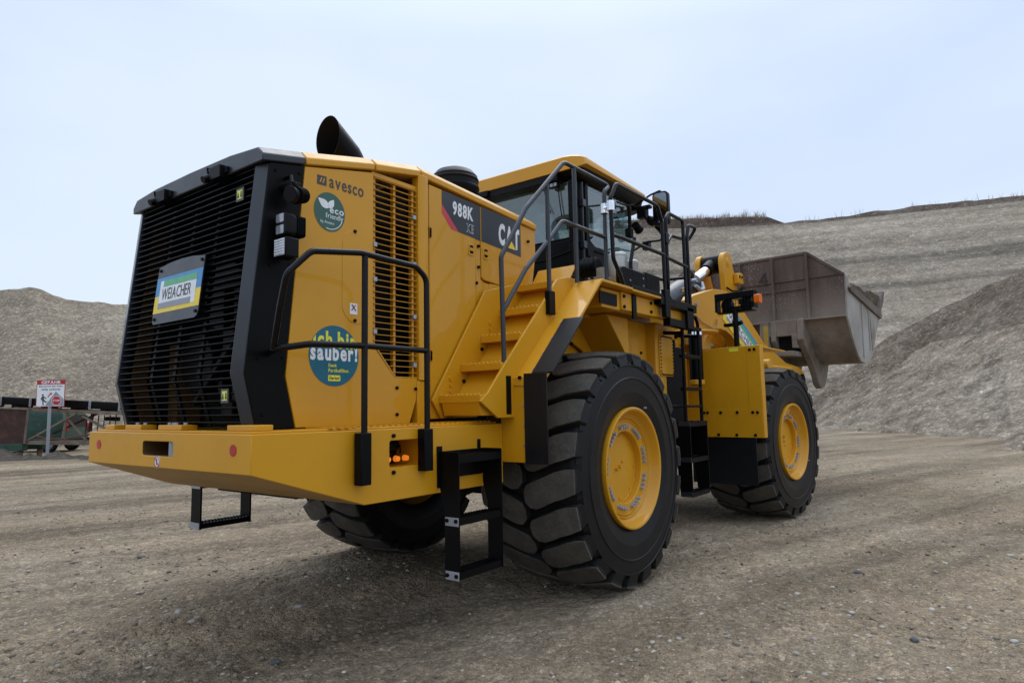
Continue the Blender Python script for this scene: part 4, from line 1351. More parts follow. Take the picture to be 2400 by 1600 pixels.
text('maker_name', 'CAT', frame((-.722, yb - .0013, 2.968), (1, 0, -.02), (0, 0, 1)), w=.305, h=.200, mat=WHITE, parent=DOOR2, bold=.05)
dplate('maker_triangle_edge', [(-.655, 2.958), (-.452, 2.950), (-.560, 3.075)], DKVINYL, DOOR2, y=yb - .0028)
dplate('maker_triangle', [(-.640, 2.962), (-.472, 2.957), (-.560, 3.058)], YELV, DOOR2, y=yb - .0041)

# --- lamps on the black corner panel
def lamp_round(parent, p, d, r=.058):
    p = Vector(p); d = Vector(d).normalized()
    h = MB().cyl(p, p + d * .07, r * .75, r, 18)
    for k in range(5): h.cyl(p + d * (-.012 * k - .004), p + d * (-.012 * k + .003), r * .8, None, 16)
    return h.build('work_lamp', PLAST, parent, bevel=.004)
b = MB().tube([(-2.86, -.86, 2.985), (-2.87, -.93, 2.98), (-2.88, -.95, 2.93)], .012).box(-2.90, -2.84, -.99, -.86, 2.90, 2.93)
b.cyl((-2.84, -.965, 2.86), (-2.915, -.985, 2.845), .048, .052, 18)
for k in range(6): b.cyl((-2.80 - k * .013, -.963 - k * .003, 2.868 - k * .003), (-2.806 - k * .013, -.965 - k * .003, 2.866 - k * .003), .048 + .002 * k, None, 16)
b.tube([(-2.88, -.95, 2.93), (-2.90, -1.0, 2.92), (-2.87, -1.02, 2.88)], .008).build('work_lamp', PLAST, CORNER, bevel=.003)
b = MB().loft([[Vector((x, y * k - .945, z * k + 2.66)) for y, z in rrect(-.055, .055, -.068, .068, .02)] for x, k in ((-2.95, 1.0), (-2.90, 1.02), (-2.86, .8))])
for k in range(5): b.loft([[Vector((x, y * .92 - .945, z * .95 + 2.66)) for y, z in rrect(-.055, .055, -.068, .068, .02)] for x in (-2.858 + .012 * k, -2.852 + .012 * k)])
b.box(-2.90, -2.86, -.955, -.85, 2.575, 2.60)
lp = b.build('work_lamp', PLAST, CORNER, bevel=.003)
for z in (2.625, 2.695):
    MB().loft([[Vector((x, y - .945, zz + z)) for y, zz in rrect(-.038, .038, -.026, .026, .008)] for x in (-2.954, -2.949)]).build('lens', LENSD, lp)
b = MB().box(-2.955, -2.86, -1.01, -.89, 2.455, 2.575).box(-2.90, -2.87, -.90, -.85, 2.49, 2.53)
lp = b.build('reversing_lamp', PLAST, CORNER, bevel=.008)
m = MB().box(-2.959, -2.954, -1.0, -.90, 2.465, 2.565)
for i in range(6):
    for j in range(6): m.sphere((-2.959, -.99 + .016 * i, 2.475 + .016 * j), .007, nu=6, nv=4)
m.build('lens', LENS, lp)

# --- plate on the grille
PR = (0, -1, 0)
t_ = (rx(2.0) - rx(2.6))
PU = Vector((rx(2.6) - rx(2.1), 0, .5)).normalized()
PO = Vector((rx(2.14) - .035, .29, 2.14))
Mp = frame(PO, PR, PU)
def pplate(name, x0, x1, z0, z1, o0, o1, mat, parent, poly=None):
    mb = MB().prism(poly or [(x0, z0), (x1, z0), (x1, z1), (x0, z1)], 'z', o0, o1)
    mb.xf(Mp)
    return mb.build(name, mat, parent)
PW = .615
arcp = [(PW - .04, 0), (PW - .012, .012), (PW, .04), (PW, .405), (PW * .75, .424), (PW * .5, .430), (PW * .25, .424), (0, .405), (0, .03), (.01, .008), (.03, 0)]
NP = pplate('name_plate', 0, 0, 0, 0, 0, .008, GREYV if False else GRYF, L, arcp)
pplate('plate_blue', .0, PW, .195, .325, .0082, .0095, BLUEV, NP)
pplate('plate_yellow', .0, PW, .075, .195, .0082, .0095, YELV, NP)
pplate('plate_white', .060, PW - .065, .105, .300, .0097, .0105, WHITE, NP)
pplate('plate_green', .105, PW - .065, .256, .300, .0107, .0115, GREENV, NP)
pplate('plate_grey', .060, PW - .115, .105, .145, .0107, .0115, GREYV, NP)
text('plate_name', 'WEIACHER', Mp @ Matrix.Translation((.098, .162, .0107)), w=.395, h=.080, mat=CHARTXT, parent=NP, bold=.004)
m = MB()
for x, z in ((.03, .38), (PW - .03, .38), (.03, .035), (PW - .03, .04)):
    m.cyl(Mp @ Vector((x, z, .008)), Mp @ Vector((x, z, .017)), .011, None, 10)
m.build_each('plate_bolt', BLK, NP)
for y, z in ((-.625, 2.89), (-.655, 1.635)):
    s_ = MB().box(rx(z) - .026, rx(z) - .020, y - .042, y + .042, z - .042, z + .042).build('sticker_backing', GRYF, gr)
    MB().box(rx(z) - .0275, rx(z) - .0262, y - .028, y + .028, z - .028, z + .028).build('warning_label', LEMON, gr)
    MB().prism([(y + .028, z - .02), (y + .004, z - .02), (y + .016, z + .018)], 'x', rx(z) - .0288, rx(z) - .0276).prism([(y - .008, z - .02), (y - .026, z - .02), (y - .022, z + .02), (y - .012, z + .02)], 'x', rx(z) - .0288, rx(z) - .0276).build('warning_mark', CHARTXT, gr)

# --- exhaust stack and air precleaner
m = MB()
fp = fillet([(-1.642, .02, 3.28), (-1.642, .02, 3.645), (-1.94, .02, 3.84)], .34, 8)
rings = []
for i, p in enumerate(fp):
    t = (fp[min(i + 1, len(fp) - 1)] - fp[max(i - 1, 0)]).normalized()
    a = Vector((0, 1, 0)); bb = t.cross(a)
    rings.append([p + (a * cos(2 * pi * k / 32) + bb * sin(2 * pi * k / 32)) * (.150 + .008 * i / len(fp)) for k in range(32)])
tdir = (fp[-1] - fp[-2]).normalized()
rings[-1] = [q + tdir * ((-1.885 - q.x) / tdir.x) for q in rings[-1]]           # mouth cut upright, facing back
rings = [r for i, r in enumerate(rings) if i == len(rings) - 1 or i < len(rings) - 3]
m.loft(rings, caps=False)
cc = [sum(r, Vector()) / 32 for r in rings]
m.loft([rings[-1]] + [[c + (q - c) * .965 for q in r] for r, c in list(zip(rings, cc))[::-1]], m=1, caps=False)
m.build('exhaust_stack', [BLK, DARK], L, ang=50)
m = MB().lathe([(.0, 4.005), (.10, 4.0), (.185, 3.965), (.232, 3.91), (.236, 3.885), (.245, 3.875), (.245, 3.86), (.238, 3.85), (.242, 3.80), (.250, 3.79), (.25, 3.77), (.20, 3.68), (.14, 3.6), (.14, 3.3)], 36, (-.33, 0, -.03), 'z')
m.build('air_precleaner', PLAST, L, ang=30)

# --- stair between hood and mudguard
st = bpy.data.objects.new('access_stair', None); COL.objects.link(st); st.parent = L
SY0, SY1 = -.90, -1.31
for k in range(5):
    z = 1.632 + .246 * k; x = -1.535 + .252 * k
    m = MB().box(x, x + (.20 if k < 4 else .30), SY1, SY0, z - .055, z)
    for j in range(10):                                                    # punched teeth along the nosing
        y = SY1 + .022 + j * .041
        m.prism([(x - .002, z), (x + .022, z), (x + .010, z + .014)], 'y', y - .008, y + .008)
        m.prism([(x + .06, z), (x + .084, z), (x + .072, z + .012)], 'y', y - .008, y + .008)
    m.build('step', YEL, st, bevel=.004)
m = MB()
for k in range(5):
    z = 1.632 + .246 * k; x = -1.535 + .252 * k
    m.prism([(x + .19, z - .03), (x + .205, z - .03), (x + .375, z + .195), (x + .36, z + .195)], 'y', SY1 - .002, SY0 + .002)
m.prism([(-1.535, 1.60), (-1.50, 1.48), (-1.30, 1.48), (-1.30, 1.60)], 'y', SY1 + .02, SY0 - .02)
m.build('riser', YEL, st, bevel=.004)
m = MB().prism([(-1.60, 1.60), (-1.56, 1.66), (-1.00, 2.46), (-.96, 2.52), (-.54, 2.63), (-.40, 2.63), (-.40, 2.50), (-1.28, 1.50), (-1.50, 1.46)], 'y', SY0 + .001, SY0 + .022)
m.build('inner_stringer', YEL, st, bevel=.004)
# outer stringer joins the mudguard; raised lip
m = MB().prism([(-1.56, 1.585), (-1.47, 1.65), (-1.254, 1.877), (-.70, 2.43), (-.51, 2.629), (-.36, 2.665), (-.20, 2.672), (-.20, 2.59), (-.26, 2.57), (-1.09, 1.76), (-1.15, 1.46), (-1.36, 1.46)], 'y', SY1 - .024, SY1 - .003)
m.build('outer_stringer', YEL, st, bevel=.004)
m = MB()
for (x, y, z) in ((-1.25, SY0 - .001, 1.75), (-1.02, SY0 - .001, 2.02)):
    m.bolt((x, y, z), (0, -1, 0), .016, .012)
m.build_each('stair_bolt', BLK, st)
m = MB()
for (x, z) in ((-1.40, 1.72), (-.90, 2.20)):
    for dz in (-.05, 0, .05):
        m.prism([(x + .02 * cos(2 * pi * q / 10), z + dz + .02 * sin(2 * pi * q / 10)) for q in range(10)], 'y', SY0 - .008, SY0)
m.build_each('stair_boss', YEL, st)
# --- mudguard in front of the rear wheel
def mudguard(s):
    f = (lambda mb: mb) if s < 0 else (lambda mb: mb.mirror_y())
    prof = [(-1.155, 1.12), (-1.155, 1.745), (-1.10, 1.79), (-.245, 2.625), (-.20, 2.642), (-.20, 2.615), (-.232, 2.600), (-1.085, 1.77), (-1.130, 1.735), (-1.130, 1.12)]
    g = f(MB().prism(prof, 'y', -1.61, -1.313)).build('mudguard', YEL, L, bevel=.004)
    f(MB().box(-1.158, -1.14, -1.46, -1.20, 1.12, 1.74)).build('mudguard_face', YEL, g, bevel=.004)
    r1 = f(MB().prism([(-1.110, 1.785), (-.640, 2.245), (-.652, 2.257), (-1.122, 1.797)], 'y', -1.665, -1.475)).build('rubber_flap', RUBBERF, g, bevel=.003)
    r2 = f(MB().box(-1.172, -1.160, -1.645, -1.435, 1.115, 1.79)).build('rubber_flap', RUBBERF, g, bevel=.003)
    b = MB()
    for z in (1.25, 1.40, 1.55, 1.70): b.bolt((-1.16, -1.42, z), (-1, 0, 0), .008, .005)
    for u in (.08, .36, .64, .92):
        b.bolt((-1.115 + .47 * u, -1.465, 1.79 + .46 * u), (-.7, 0, .7), .008, .006)
    f(b).build_each('mudguard_stud', STEEL, g)
    c = MB().bolt((-1.165, -1.40, 1.76), (-1, 0, 0), .016, .014)
    c.bolt((-.24, -1.40, 2.64), (0, 0, 1), .016, .014).bolt((-.24, -1.52, 2.64), (0, 0, 1), .016, .014)
    f(c).build_each('mudguard_bolt', BLK, g)
    f(MB().box(-1.168, -1.158, -1.435, -1.32, 1.70, 1.765)).build('mudguard_bracket', YEL, g, bevel=.003)
    return g
mudguard(-1); mudguard(1)

# --- deck over the rear wheel, with edge beams
m = MB().box(-.205, .36, -1.61, -.30, 2.612, 2.636).box(.366, 1.02, -1.60, -.30, 2.606, 2.628).box(-.205, 1.02, .30, 1.61, 2.612, 2.636)
m.build('deck_plate', YEL, L, bevel=.004)
MB().box(1.0, 1.95, -1.58, -.30, 2.56, 2.60).box(1.0, 1.95, .3, 1.58, 2.56, 2.60).build('deck_grating', BLK, L, bevel=.004)
m = MB().box(.30, 1.05, -1.52, -1.40, 2.43, 2.60).box(-.05, .30, -1.50, -1.20, 2.42, 2.60).box(1.05, 1.85, -1.52, -1.42, 2.44, 2.555).box(-.1, 1.8, -1.1, -.9, 2.4, 2.6)
m.build('deck_beam', YEL, L, bevel=.008)
m = MB().box(-.10, .22, -1.513, -1.503, 2.45, 2.56)
for x, z in ((.34, 2.56), (.34, 2.46), (.92, 2.56), (.92, 2.47), (1.3, 2.5)): m.bolt((x, -1.52, z), (0, -1, 0), .018, .014)
m.build_each('beam_bolt', BLK, L)
MB().box(.50, .58, -1.535, -1.515, 2.36, 2.60).build('beam_clamp', BLK, L, bevel=.004)

# --- rear frame side behind the wheel
m = MB().prism([(.80, 2.44), (1.62, 2.44), (1.62, 1.25), (.98, 1.25), (.86, 2.05)], 'y', -1.18, -.6)
m.build('tank_panel', YEL, L, bevel=.01)
TP = MB().prism([(1.50, 2.44), (2.02, 2.44), (2.02, 1.10), (1.50, 1.10)], 'y', -1.29, -.6).build('tank_panel', YEL, L, bevel=.012)
cv = MB().prism(rrect(1.57, 1.93, 1.85, 2.31, .05), 'y', -1.306, -1.291).build('bolted_cover', YEL, TP, bevel=.004)
m = MB()
q = rrect(1.587, 1.913, 1.867, 2.293, .04, 2)
per = 0
pts = []
for i in range(len(q)):
    a, b = Vector((*q[i], 0)), Vector((*q[(i + 1) % len(q)], 0))
    nseg = max(1, int((b - a).length / .035))
    for k in range(nseg): pts.append(a + (b - a) * k / nseg)
for p in pts: m.bolt((p.x, -1.306, p.y), (0, -1, 0), .009, .009)
m.build_each('cover_bolt', BLK, cv)
m = MB()
for x, z in ((.90, 2.30), (.96, 2.05), (1.35, 2.10), (1.36, 1.6)): m.bolt((x, -1.18, z), (0, -1, 0), .018, .014)
m.build_each('tank_bolt', BLK, L)
MB().box(1.955, 1.985, -1.31, -1.29, 2.13, 2.28).build('sight_gauge', BLK, TP, bevel=.003)
m = MB().prism([(-.40, 2.60), (.80, 2.60), (.80, 1.85), (.55, 2.1), (-.15, 2.35)], 'y', -.93, -.9).box(-.85, .80, -.86, -.80, 1.3, 2.60).prism([(.40, 2.42), (.84, 2.42), (.84, 2.06), (.76, 2.06)], 'y', -1.3, -.9)
m.build('inner_fender', YEL, L, bevel=.006)
m = MB()
for x, z in ((-.1, 2.42), (.3, 2.3), (.33, 2.15), (.1, 2.05)): m.bolt((x, -.93, z), (0, -1, 0), .018, .014)
m.build_each('fender_bolt', BLK, L)
MB().box(1.5, 2.3, -1.0, 1.0, .8, 1.9).box(2.02, 2.25, -1.1, -.7, 1.0, 2.4).build('hitch', DARK, L)
for z in (1.63,):
    MB().box(2.0, 2.03, -1.297, -1.291, 1.60, 1.68).build('warning_label', LEMON, TP)
# ------------------------------------------------------------------ cab
CAB = bpy.data.objects.new('cab', None); COL.objects.link(CAB); CAB.parent = L
def roof_layer(z, k, crown):
    x0, x1 = .64, 2.62
    pl = rrect(x0, x1, -.87, .87, .20, 6)
    cx = (x0 + x1) / 2
    out = []
    for x, y in pl:
        u = (x - x0) / (x1 - x0)
        w = .87 - (.10 * max(0, u - .55) / .45)
        yy = y * w / .87
        out.append(Vector((cx + (x - cx) * k, yy * k, z + crown * sin(pi * min(1, max(0, u * .9 + .05))))))
    return out
def roof_low(z, k, crown, drop):
    # the yellow shell hangs lower across the back of the cab
    r = roof_layer(z, k, crown)
    for q in r:
        u = (q.x - .64) / 1.98
        q.z -= drop * max(0.0, 1 - u / .16)
    return r
m = MB().loft([roof_low(4.178, .985, .048, .125), roof_low(4.186, 1.0, .05, .125), roof_layer(4.204, 1.0, .052), roof_layer(4.222, .98, .054), roof_layer(4.236, .92, .055), roof_layer(4.246, .55, .055), roof_layer(4.248, .02, .05)])
m.build('roof', YEL, CAB, ang=45)
m = MB().loft([roof_layer(4.015, .905, .02), roof_layer(4.03, .93, .03), roof_low(4.180, .975, .048, .12)])
m.box(.655, .80, -.60, .62, 3.985, 4.09).box(.62, .72, .35, .70, 4.0, 4.07)
m.build('roof_underside', PLAST, CAB, bevel=.006)
MB().box(.84, 1.98, -.66, .66, 3.995, 4.012).build('headliner', plain("grey_headliner", (.30, .33, .35), .8), CAB, bevel=.01)
CY = .735
m = MB()
m.box(.75, 2.10, -CY, -CY + .05, 2.64, 3.30).box(.75, 2.1, CY - .05, CY, 2.64, 3.30).box(.75, .80, -CY + .05, CY - .05, 2.64, 3.335).box(2.05, 2.10, -CY + .05, CY - .05, 2.64, 3.0)
m.box(.75, 2.10, -CY + .05, CY - .05, 2.62, 2.70)
m.build('lower_body', BLK, CAB, bevel=.012)
m = MB()
for y in (-1, 1):
    m.box(.75, .985, y * CY if y < 0 else CY - .06, y * CY + .06 if y < 0 else CY, 3.30, 4.0)      # wide rear pillar
    m.box(1.04, 2.14, (-CY - .012) if y < 0 else CY - .03, (-CY + .03) if y < 0 else CY + .012, 3.262, 3.325)          # door bottom rail
    m.box(1.005, 1.07, (-CY - .012) if y < 0 else CY - .03, (-CY + .03) if y < 0 else CY + .012, 3.262, 4.04)
m.box(.752, .79, -CY + .06, CY - .06, 3.335, 3.36)
m.build('pillar', BLK, CAB, bevel=.01)
MB().cyl((.77, -CY - .012, 2.75), (.77, -CY - .012, 3.98), .018, None, 10).cyl((.92, -CY - .02, 2.75), (.92, -CY - .02, 4.0), .014, None, 10).box(.885, .955, -CY - .05, -CY, 3.72, 3.80).box(.885, .955, -CY - .05, -CY, 3.25, 3.33).build('door_hinge', GRYF, CAB, bevel=.004)
MB().box(1.02, 1.16, -CY - .014, -CY + .02, 3.18, 3.34).prism([(1.06, 3.32), (1.2, 3.32), (1.10, 3.37), (1.07, 3.45)], 'y', -CY - .013, -CY + .02).build('door_corner', BLK, CAB, bevel=.01)
# glass
def pane(name, quad, th=.006):
    q = [Vector(p) for p in quad]
    n = (q[1] - q[0]).cross(q[2] - q[0]).normalized() * th
    return MB().add(q + [p + n for p in q], [(0, 1, 2, 3), (4, 5, 6, 7), (0, 1, 5, 4), (1, 2, 6, 5), (2, 3, 7, 6), (3, 0, 4, 7)]).build(name, GLASS, CAB)
pane('rear_window', [(.765, -CY + .06, 3.345), (.765, CY - .06, 3.345), (.765, CY - .06, 3.99), (.765, -CY + .06, 3.99)])
for s in (-1, 1):
    pane('side_window', [(1.06, s * CY, 3.30), (2.165, s * (CY - .01), 3.30), (2.02, s * (CY - .02), 4.06), (1.06, s * CY, 4.06)])
pane('windscreen', [(2.17, -CY + .02, 2.98), (2.17, CY - .02, 2.98), (2.02, CY - .03, 4.06), (2.02, -CY + .03, 4.06)])
# seat and console seen through the glass
m = MB()
def pill(x, z0, z1, w, d, mb, tilt=0.0):
    rings = []
    for k in range(9):
        u = k / 8
        ww = w * (1 - .45 * max(0, u - .6) ** 1.5 / .25 * .35)
        zz = z0 + (z1 - z0) * u
        if k == 8: ww *= .75
        rings.append([Vector((x + a - tilt * u, b * ww / w, zz)) for a, b in rrect(-d, d, -w, w, min(d, w) * .8, 4)])
    mb.loft(rings)
pill(1.22, 3.12, 3.80, .27, .07, m, .10)
pill(1.12, 3.74, 3.93, .15, .06, m, .03)
m.loft([[Vector((x, y, z)) for x, y in rrect(1.18, 1.72, -.28, .28, .1)] for z in (3.02, 3.10, 3.16)])
m.box(1.15, 1.65, -.43, -.33, 3.1, 3.36).box(1.15, 1.65, .33, .43, 3.1, 3.36)
m.build('seat', SEATM, CAB, ang=60)
m = MB().box(1.82, 2.02, -.3, .3, 2.7, 3.38).box(1.25, 1.6, -.2, .2, 2.7, 3.02).cyl((1.85, 0, 3.3), (1.75, 0, 3.5), .03).lathe([(.17, 0), (.185, .015), (.17, .03), (.155, .015), (.17, 0)], 24, (1.74, 0, 3.51), 'z').box(1.9, 1.98, -.42, -.22, 3.42, 3.66)
m.build('dashboard', PLAST, CAB, bevel=.02)
# two coaxial aerial leads / wiper seen on the rear window
MB().tube([(.745, -.37, 3.97), (.74, -.40, 3.8), (.74, -.46, 3.66)], .006).tube([(.745, -.56, 3.96), (.742, -.57, 3.8), (.74, -.60, 3.6)], .006).tube([(.74, -.70, 3.20), (.742, -.40, 3.15), (.742, -.2, 3.14)], .007).build_each('wiper', PLAST, CAB)
# roof work lamps
def sq_lamp(x, y, z, rear=True, parent=CAB, s=.055):
    d = -1 if rear else 1
    h = MB().loft([[Vector((x + d * q, y + a * k, z + b * k)) for a, b in rrect(-s, s, -s, s, .015)] for q, k in ((0.03, 1), (-.01, 1.02), (-.04, .8))]).box(x - .02, x + .03, y - .01, y + .01, z + s * .8, z + s + .06)
    o = h.build('work_lamp', PLAST, parent, bevel=.003)
    g = MB()
    for a in (-.024, .024):
        for b in (-.024, .024): g.box(x + d * .030 - .002, x + d * .030 + .003, y + a - .018, y + a + .018, z + b - .018, z + b + .018)
    g.build('lens', LENSD, o)
    return o
sq_lamp(.72, -.53, 3.98); sq_lamp(.72, .50, 3.98)
MB().box(.80, .86, .15, .30, 3.72, 3.83).build('cab_monitor', PLAST, CAB, bevel=.01)
# mirror, lamp cluster at the front corner of the roof
mr = MB().loft([[Vector((x, y * k - 1.235, z * k + 3.835)) for y, z in rrect(-.098, .098, -.20, .20, .05)] for x, k in ((1.895, .93), (1.90, 1), (1.955, 1.0), (1.985, .8))]).build('mirror', PLAST, CAB, ang=50)
MB().loft([[Vector((x, y - 1.235, z + 3.835)) for y, z in rrect(-.082, .082, -.182, .182, .04)] for x in (1.891, 1.896)]).build('mirror_glass', MIRR, mr)
m = MB().tube([(2.15, -.80, 4.02), (2.1, -1.02, 4.09), (1.96, -1.22, 4.07), (1.95, -1.25, 3.9)], .012, fil=.05).tube([(2.15, -.75, 3.45), (2.12, -.95, 3.52), (1.97, -1.2, 3.47), (1.95, -1.25, 3.66)], .012, fil=.05)
m.box(2.08, 2.16, -.98, -.90, 3.42, 3.52)
m.build('mirror_arm', PLAST, CAB)
m = MB().box(2.22, 2.30, -.95, -.70, 3.98, 4.02).box(2.2, 2.3, -.90, -.78, 3.86, 4.0).tube([(2.25, -.86, 3.9), (2.22, -.92, 3.78), (2.3, -.96, 3.75), (2.34, -.9, 3.85)], .01, fil=.03).cyl((2.2, -.93, 3.83), (2.3, -1.0, 3.80), .045, .05, 14)
m.build('lamp_bracket', PLAST, CAB, bevel=.006)
for p, d in (((2.36, -1.02, 3.98), (1, -.2, 0)), ((2.40, -1.0, 3.75), (1, -.1, -.3)), ((2.15, -.80, 3.74), (1, 0, -.4))):
    lamp_round(CAB, p, d, .062)
MB().tube([(1.75, -.74, 3.98), (1.9, -.80, 3.95), (2.0, -.85, 3.98)], .01).box(1.98, 2.06, -.80, -.72, 3.58, 3.70).box(2.0, 2.04, -.79, -.75, 3.7, 3.98).build('front_mirror', PLAST, CAB, bevel=.012)

# --- things bolted on the deck beside the cab
for (x, y, r, z0, z1) in ((.93, -1.16, .105, 2.86, 3.12), (1.27, -1.14, .085, 2.80, 3.105)):
    m = MB().lathe([(0, z1 + .012), (r * .8, z1 + .012), (r * .98, z1), (r, z1 - .02), (r * .96, z1 - .025), (r * .93, z0 + .03), (r * .8, z0), (r * .5, z0 - .03), (r * .3, z0 - .10), (0, z0 - .10)], 28, (x, y, 0), 'z')
    m.build('filter_canister', ALU, L, ang=35)
m = MB().cyl((.74, -.80, 2.985), (.74, -1.02, 2.985), .098, None, 28).cyl((.74, -1.02, 2.985), (.74, -1.035, 2.985), .085, None, 28)
for k in range(3): m.lathe([(.098, -.86 - .05 * k), (.104, -.87 - .05 * k), (.098, -.88 - .05 * k)], 28, (.74, 0, 2.985), 'y')
m.build('intake_housing', PLAST, L, bevel=.004)
m = MB().prism([(.62, 2.64), (.60, 2.90), (.67, 2.93), (1.17, 2.925), (1.19, 2.80), (1.19, 2.64)], 'y', -1.36, -1.30).box(1.2, 1.55, -1.35, -1.30, 2.60, 2.95).box(.35, .6, -.95, -.78, 2.64, 2.85)
m.build_each('valve_cover', BLK, L, bevel=.012)
m = MB()
for x, z in ((.8, 2.80), (1.10, 2.86), (1.1, 2.78), (1.1, 2.72)): m.bolt((x, -1.36, z), (0, -1, 0), .011, .01)
m.build_each('cover_bolt', STEEL, L)
MB().box(.40, .58, -1.28, -1.10, 2.64, 2.80).cyl((.5, -1.2, 2.8), (.5, -1.2, 2.9), .05).tube([(.42, -1.2, 2.7), (.45, -1.32, 2.78), (.6, -1.3, 2.7)], .012).build('pump', plain("cast_grey", (.25, .22, .17), .6, .3), L, bevel=.006)

# ------------------------------------------------------------------ handrails
TR = .0195
def rail(name, segs, mat=RAILP, brackets=(), r=TR, clamps=()):
    m = MB()
    for pts, fl in segs: m.tube(pts, r, 12, fl)
    o = m.build(name, mat, L, ang=50)
    for b in brackets:
        MB().box(*b).build('rail_bracket', BLK, o, bevel=.006)
    return o
RAILA = [([(-2.03, -1.262, 1.25), (-2.03, -1.262, 2.42), (-2.13, -1.262, 2.485), (-2.60, -1.262, 2.495), (-2.95, -1.255, 2.445), (-3.085, -1.22, 2.30), (-3.075, -1.15, 2.13), (-3.03, -1.02, 1.90)], .09),
         ([(-2.565, -1.262, 1.22), (-2.565, -1.262, 2.48)], 0),
         ([(-2.03, -1.262, 1.925), (-2.565, -1.262, 1.925), (-2.90, -1.20, 1.92), (-3.03, -1.02, 1.895), (-2.96, -.87, 1.885)], .08)]
rail('handrail', RAILA, RAILP, [(-2.605, -2.525, -1.285, -1.216, 1.09, 1.40), (-2.075, -1.995, -1.285, -1.216, 1.13, 1.405)])
MB().cyl((-2.95, .84, 2.30), (-2.95, 1.02, 2.34), .022, None, 12).build('side_stub', GRYF, L)
rail('handrail', [
    ([(-1.225, -1.30, 1.49), (-1.25, -1.30, 2.70), (-.93, -1.32, 3.16), (-.40, -1.36, 3.69), (.22, -1.47, 3.61), (.08, -1.49, 3.52), (.07, -1.495, 2.64)], .09),
    ([(-1.232, -1.30, 2.28), (-.95, -1.32, 2.65), (-.62, -1.34, 2.96), (-.44, -1.355, 3.15), (.06, -1.49, 3.08)], .07),
    ([(-.655, -1.345, 2.36), (-.655, -1.345, 3.42)], 0),
    ([(-.28, -1.39, 2.62), (-.28, -1.39, 3.66)], 0)], GRYF,  # black rail, its lit sheen put into the grey
    [(-1.262, -1.19, -1.335, -1.27, 1.48, 1.78), (-.70, -.61, -1.375, -1.325, 2.30, 2.50)])
rail('handrail', [
    ([(.22, -1.585, 2.63), (.17, -1.585, 2.72), (.04, -1.585, 2.86), (.02, -1.585, 3.42), (.14, -1.585, 3.585), (1.03, -1.585, 3.59), (1.13, -1.585, 3.44), (1.15, -1.585, 2.46)], .07),
    ([(.03, -1.585, 3.08), (.2, -1.585, 3.09), (1.15, -1.585, 3.09)], .05)], RAILP, [(1.09, 1.21, -1.61, -1.56, 2.43, 2.72)])
rail('handrail', [
    ([(1.60, -1.50, 2.60), (1.30, -1.55, 2.68), (1.24, -1.58, 2.80), (1.24, -1.58, 3.50), (1.32, -1.58, 3.575), (1.70, -1.58, 3.575), (1.72, -1.58, 2.45)], .05),
    ([(1.82, -1.58, 2.45), (1.80, -1.58, 3.40), (1.86, -1.58, 3.555), (2.10, -1.58, 3.58), (2.04, -1.50, 3.43), (1.60, -1.48, 3.40), (1.40, -1.52, 3.28)], .05),
    ([(1.20, -1.58, 3.08), (1.75, -1.58, 3.06), (2.18, -1.50, 3.02), (1.75, -1.30, 2.95), (1.0, -1.1, 2.98)], .04),
    ([(1.06, -1.30, 3.30), (.95, -1.30, 3.02), (.96, -1.30, 2.64)], .06)], RAILP, [(1.68, 1.86, -1.60, -1.56, 2.36, 2.60), (1.19, 1.27, -1.60, -1.56, 3.22, 3.34)])
m = MB()
for x, y in ((.068, -1.495), (.022, -1.585)):
    m.cyl((x, y, 3.30), (x, y, 3.39), .036, None, 16)
m.cyl((.05, -1.50, 3.345), (.04, -1.58, 3.345), .018, None, 10)
m.build('gate_clamp', CHROME, L, bevel=.003)
m = MB()
m.box(.36, 1.06, -1.60, -1.56, 2.63, 2.665).box(1.0, 1.95, -1.6, -1.53, 2.555, 2.64).box(1.25, 1.9, -1.58, -1.50, 2.36, 2.44)
m.build('kick_plate', BLK, L, bevel=.004)

# ------------------------------------------------------------------ ladders
def step_tread(mb, x0, x1, y0, y1, z):
    for y in (y0, y1):
        mb.box(x0, x1, y - .012, y + .012, z - .045, z)
        n = int((x1 - x0) / .03)
        for i in range(n):
            mb.prism([(x0 + i * .03 + .004, z), (x0 + i * .03 + .024, z), (x0 + i * .03 + .014, z + .008)], 'y', y - .012, y + .012)
def rear_ladder(s):
    f = (lambda mb: mb) if s < 0 else (lambda mb: mb.mirror_y())
    ld = bpy.data.objects.new('access_ladder', None); COL.objects.link(ld); ld.parent = L
    xa, xb = (-1.865, -1.415)
    def rail_poly(top): return [(-1.222, top), (-1.40, top), (-1.40, .41), (-1.265, .41), (-1.265, .86), (-1.222, 1.0)]
    f(MB().prism(rail_poly(1.245), 'x', xa - .008, xa)).build('ladder_rail', BLK, ld, bevel=.003)
    f(MB().prism(rail_poly(1.245), 'x', xb, xb + .008)).build('ladder_rail', BLK, ld, bevel=.003)
    f(MB().box(xa, xb, -1.236, -1.224, 1.06, 1.245).box(xa - .03, xa + .02, -1.226, -1.216, 1.0, 1.28).box(xb - .05, xb - .02, -1.226, -1.216, 1.15, 1.31)).build('ladder_back', BLK, ld, bevel=.003)
    for z in (1.215, .805, .455):
        mb = MB(); step_tread(mb, xa, xb, -1.38, -1.285, z)
        f(mb).build('step', BLK, ld)
    for z in (.80, .45):
        f(MB().box(xa - .013, xa - .008, -1.395, -1.275, z - .045, z + .012)).build('step_bracket', GALV, ld, bevel=.002)
    b = MB()
    for z in (.79, .435):
        for y in (-1.375, -1.295): b.bolt((xa - .013, y, z), (-1, 0, 0), .014, .010)
    f(b).build_each('ladder_bolt', BLK, ld)
rear_ladder(-1)
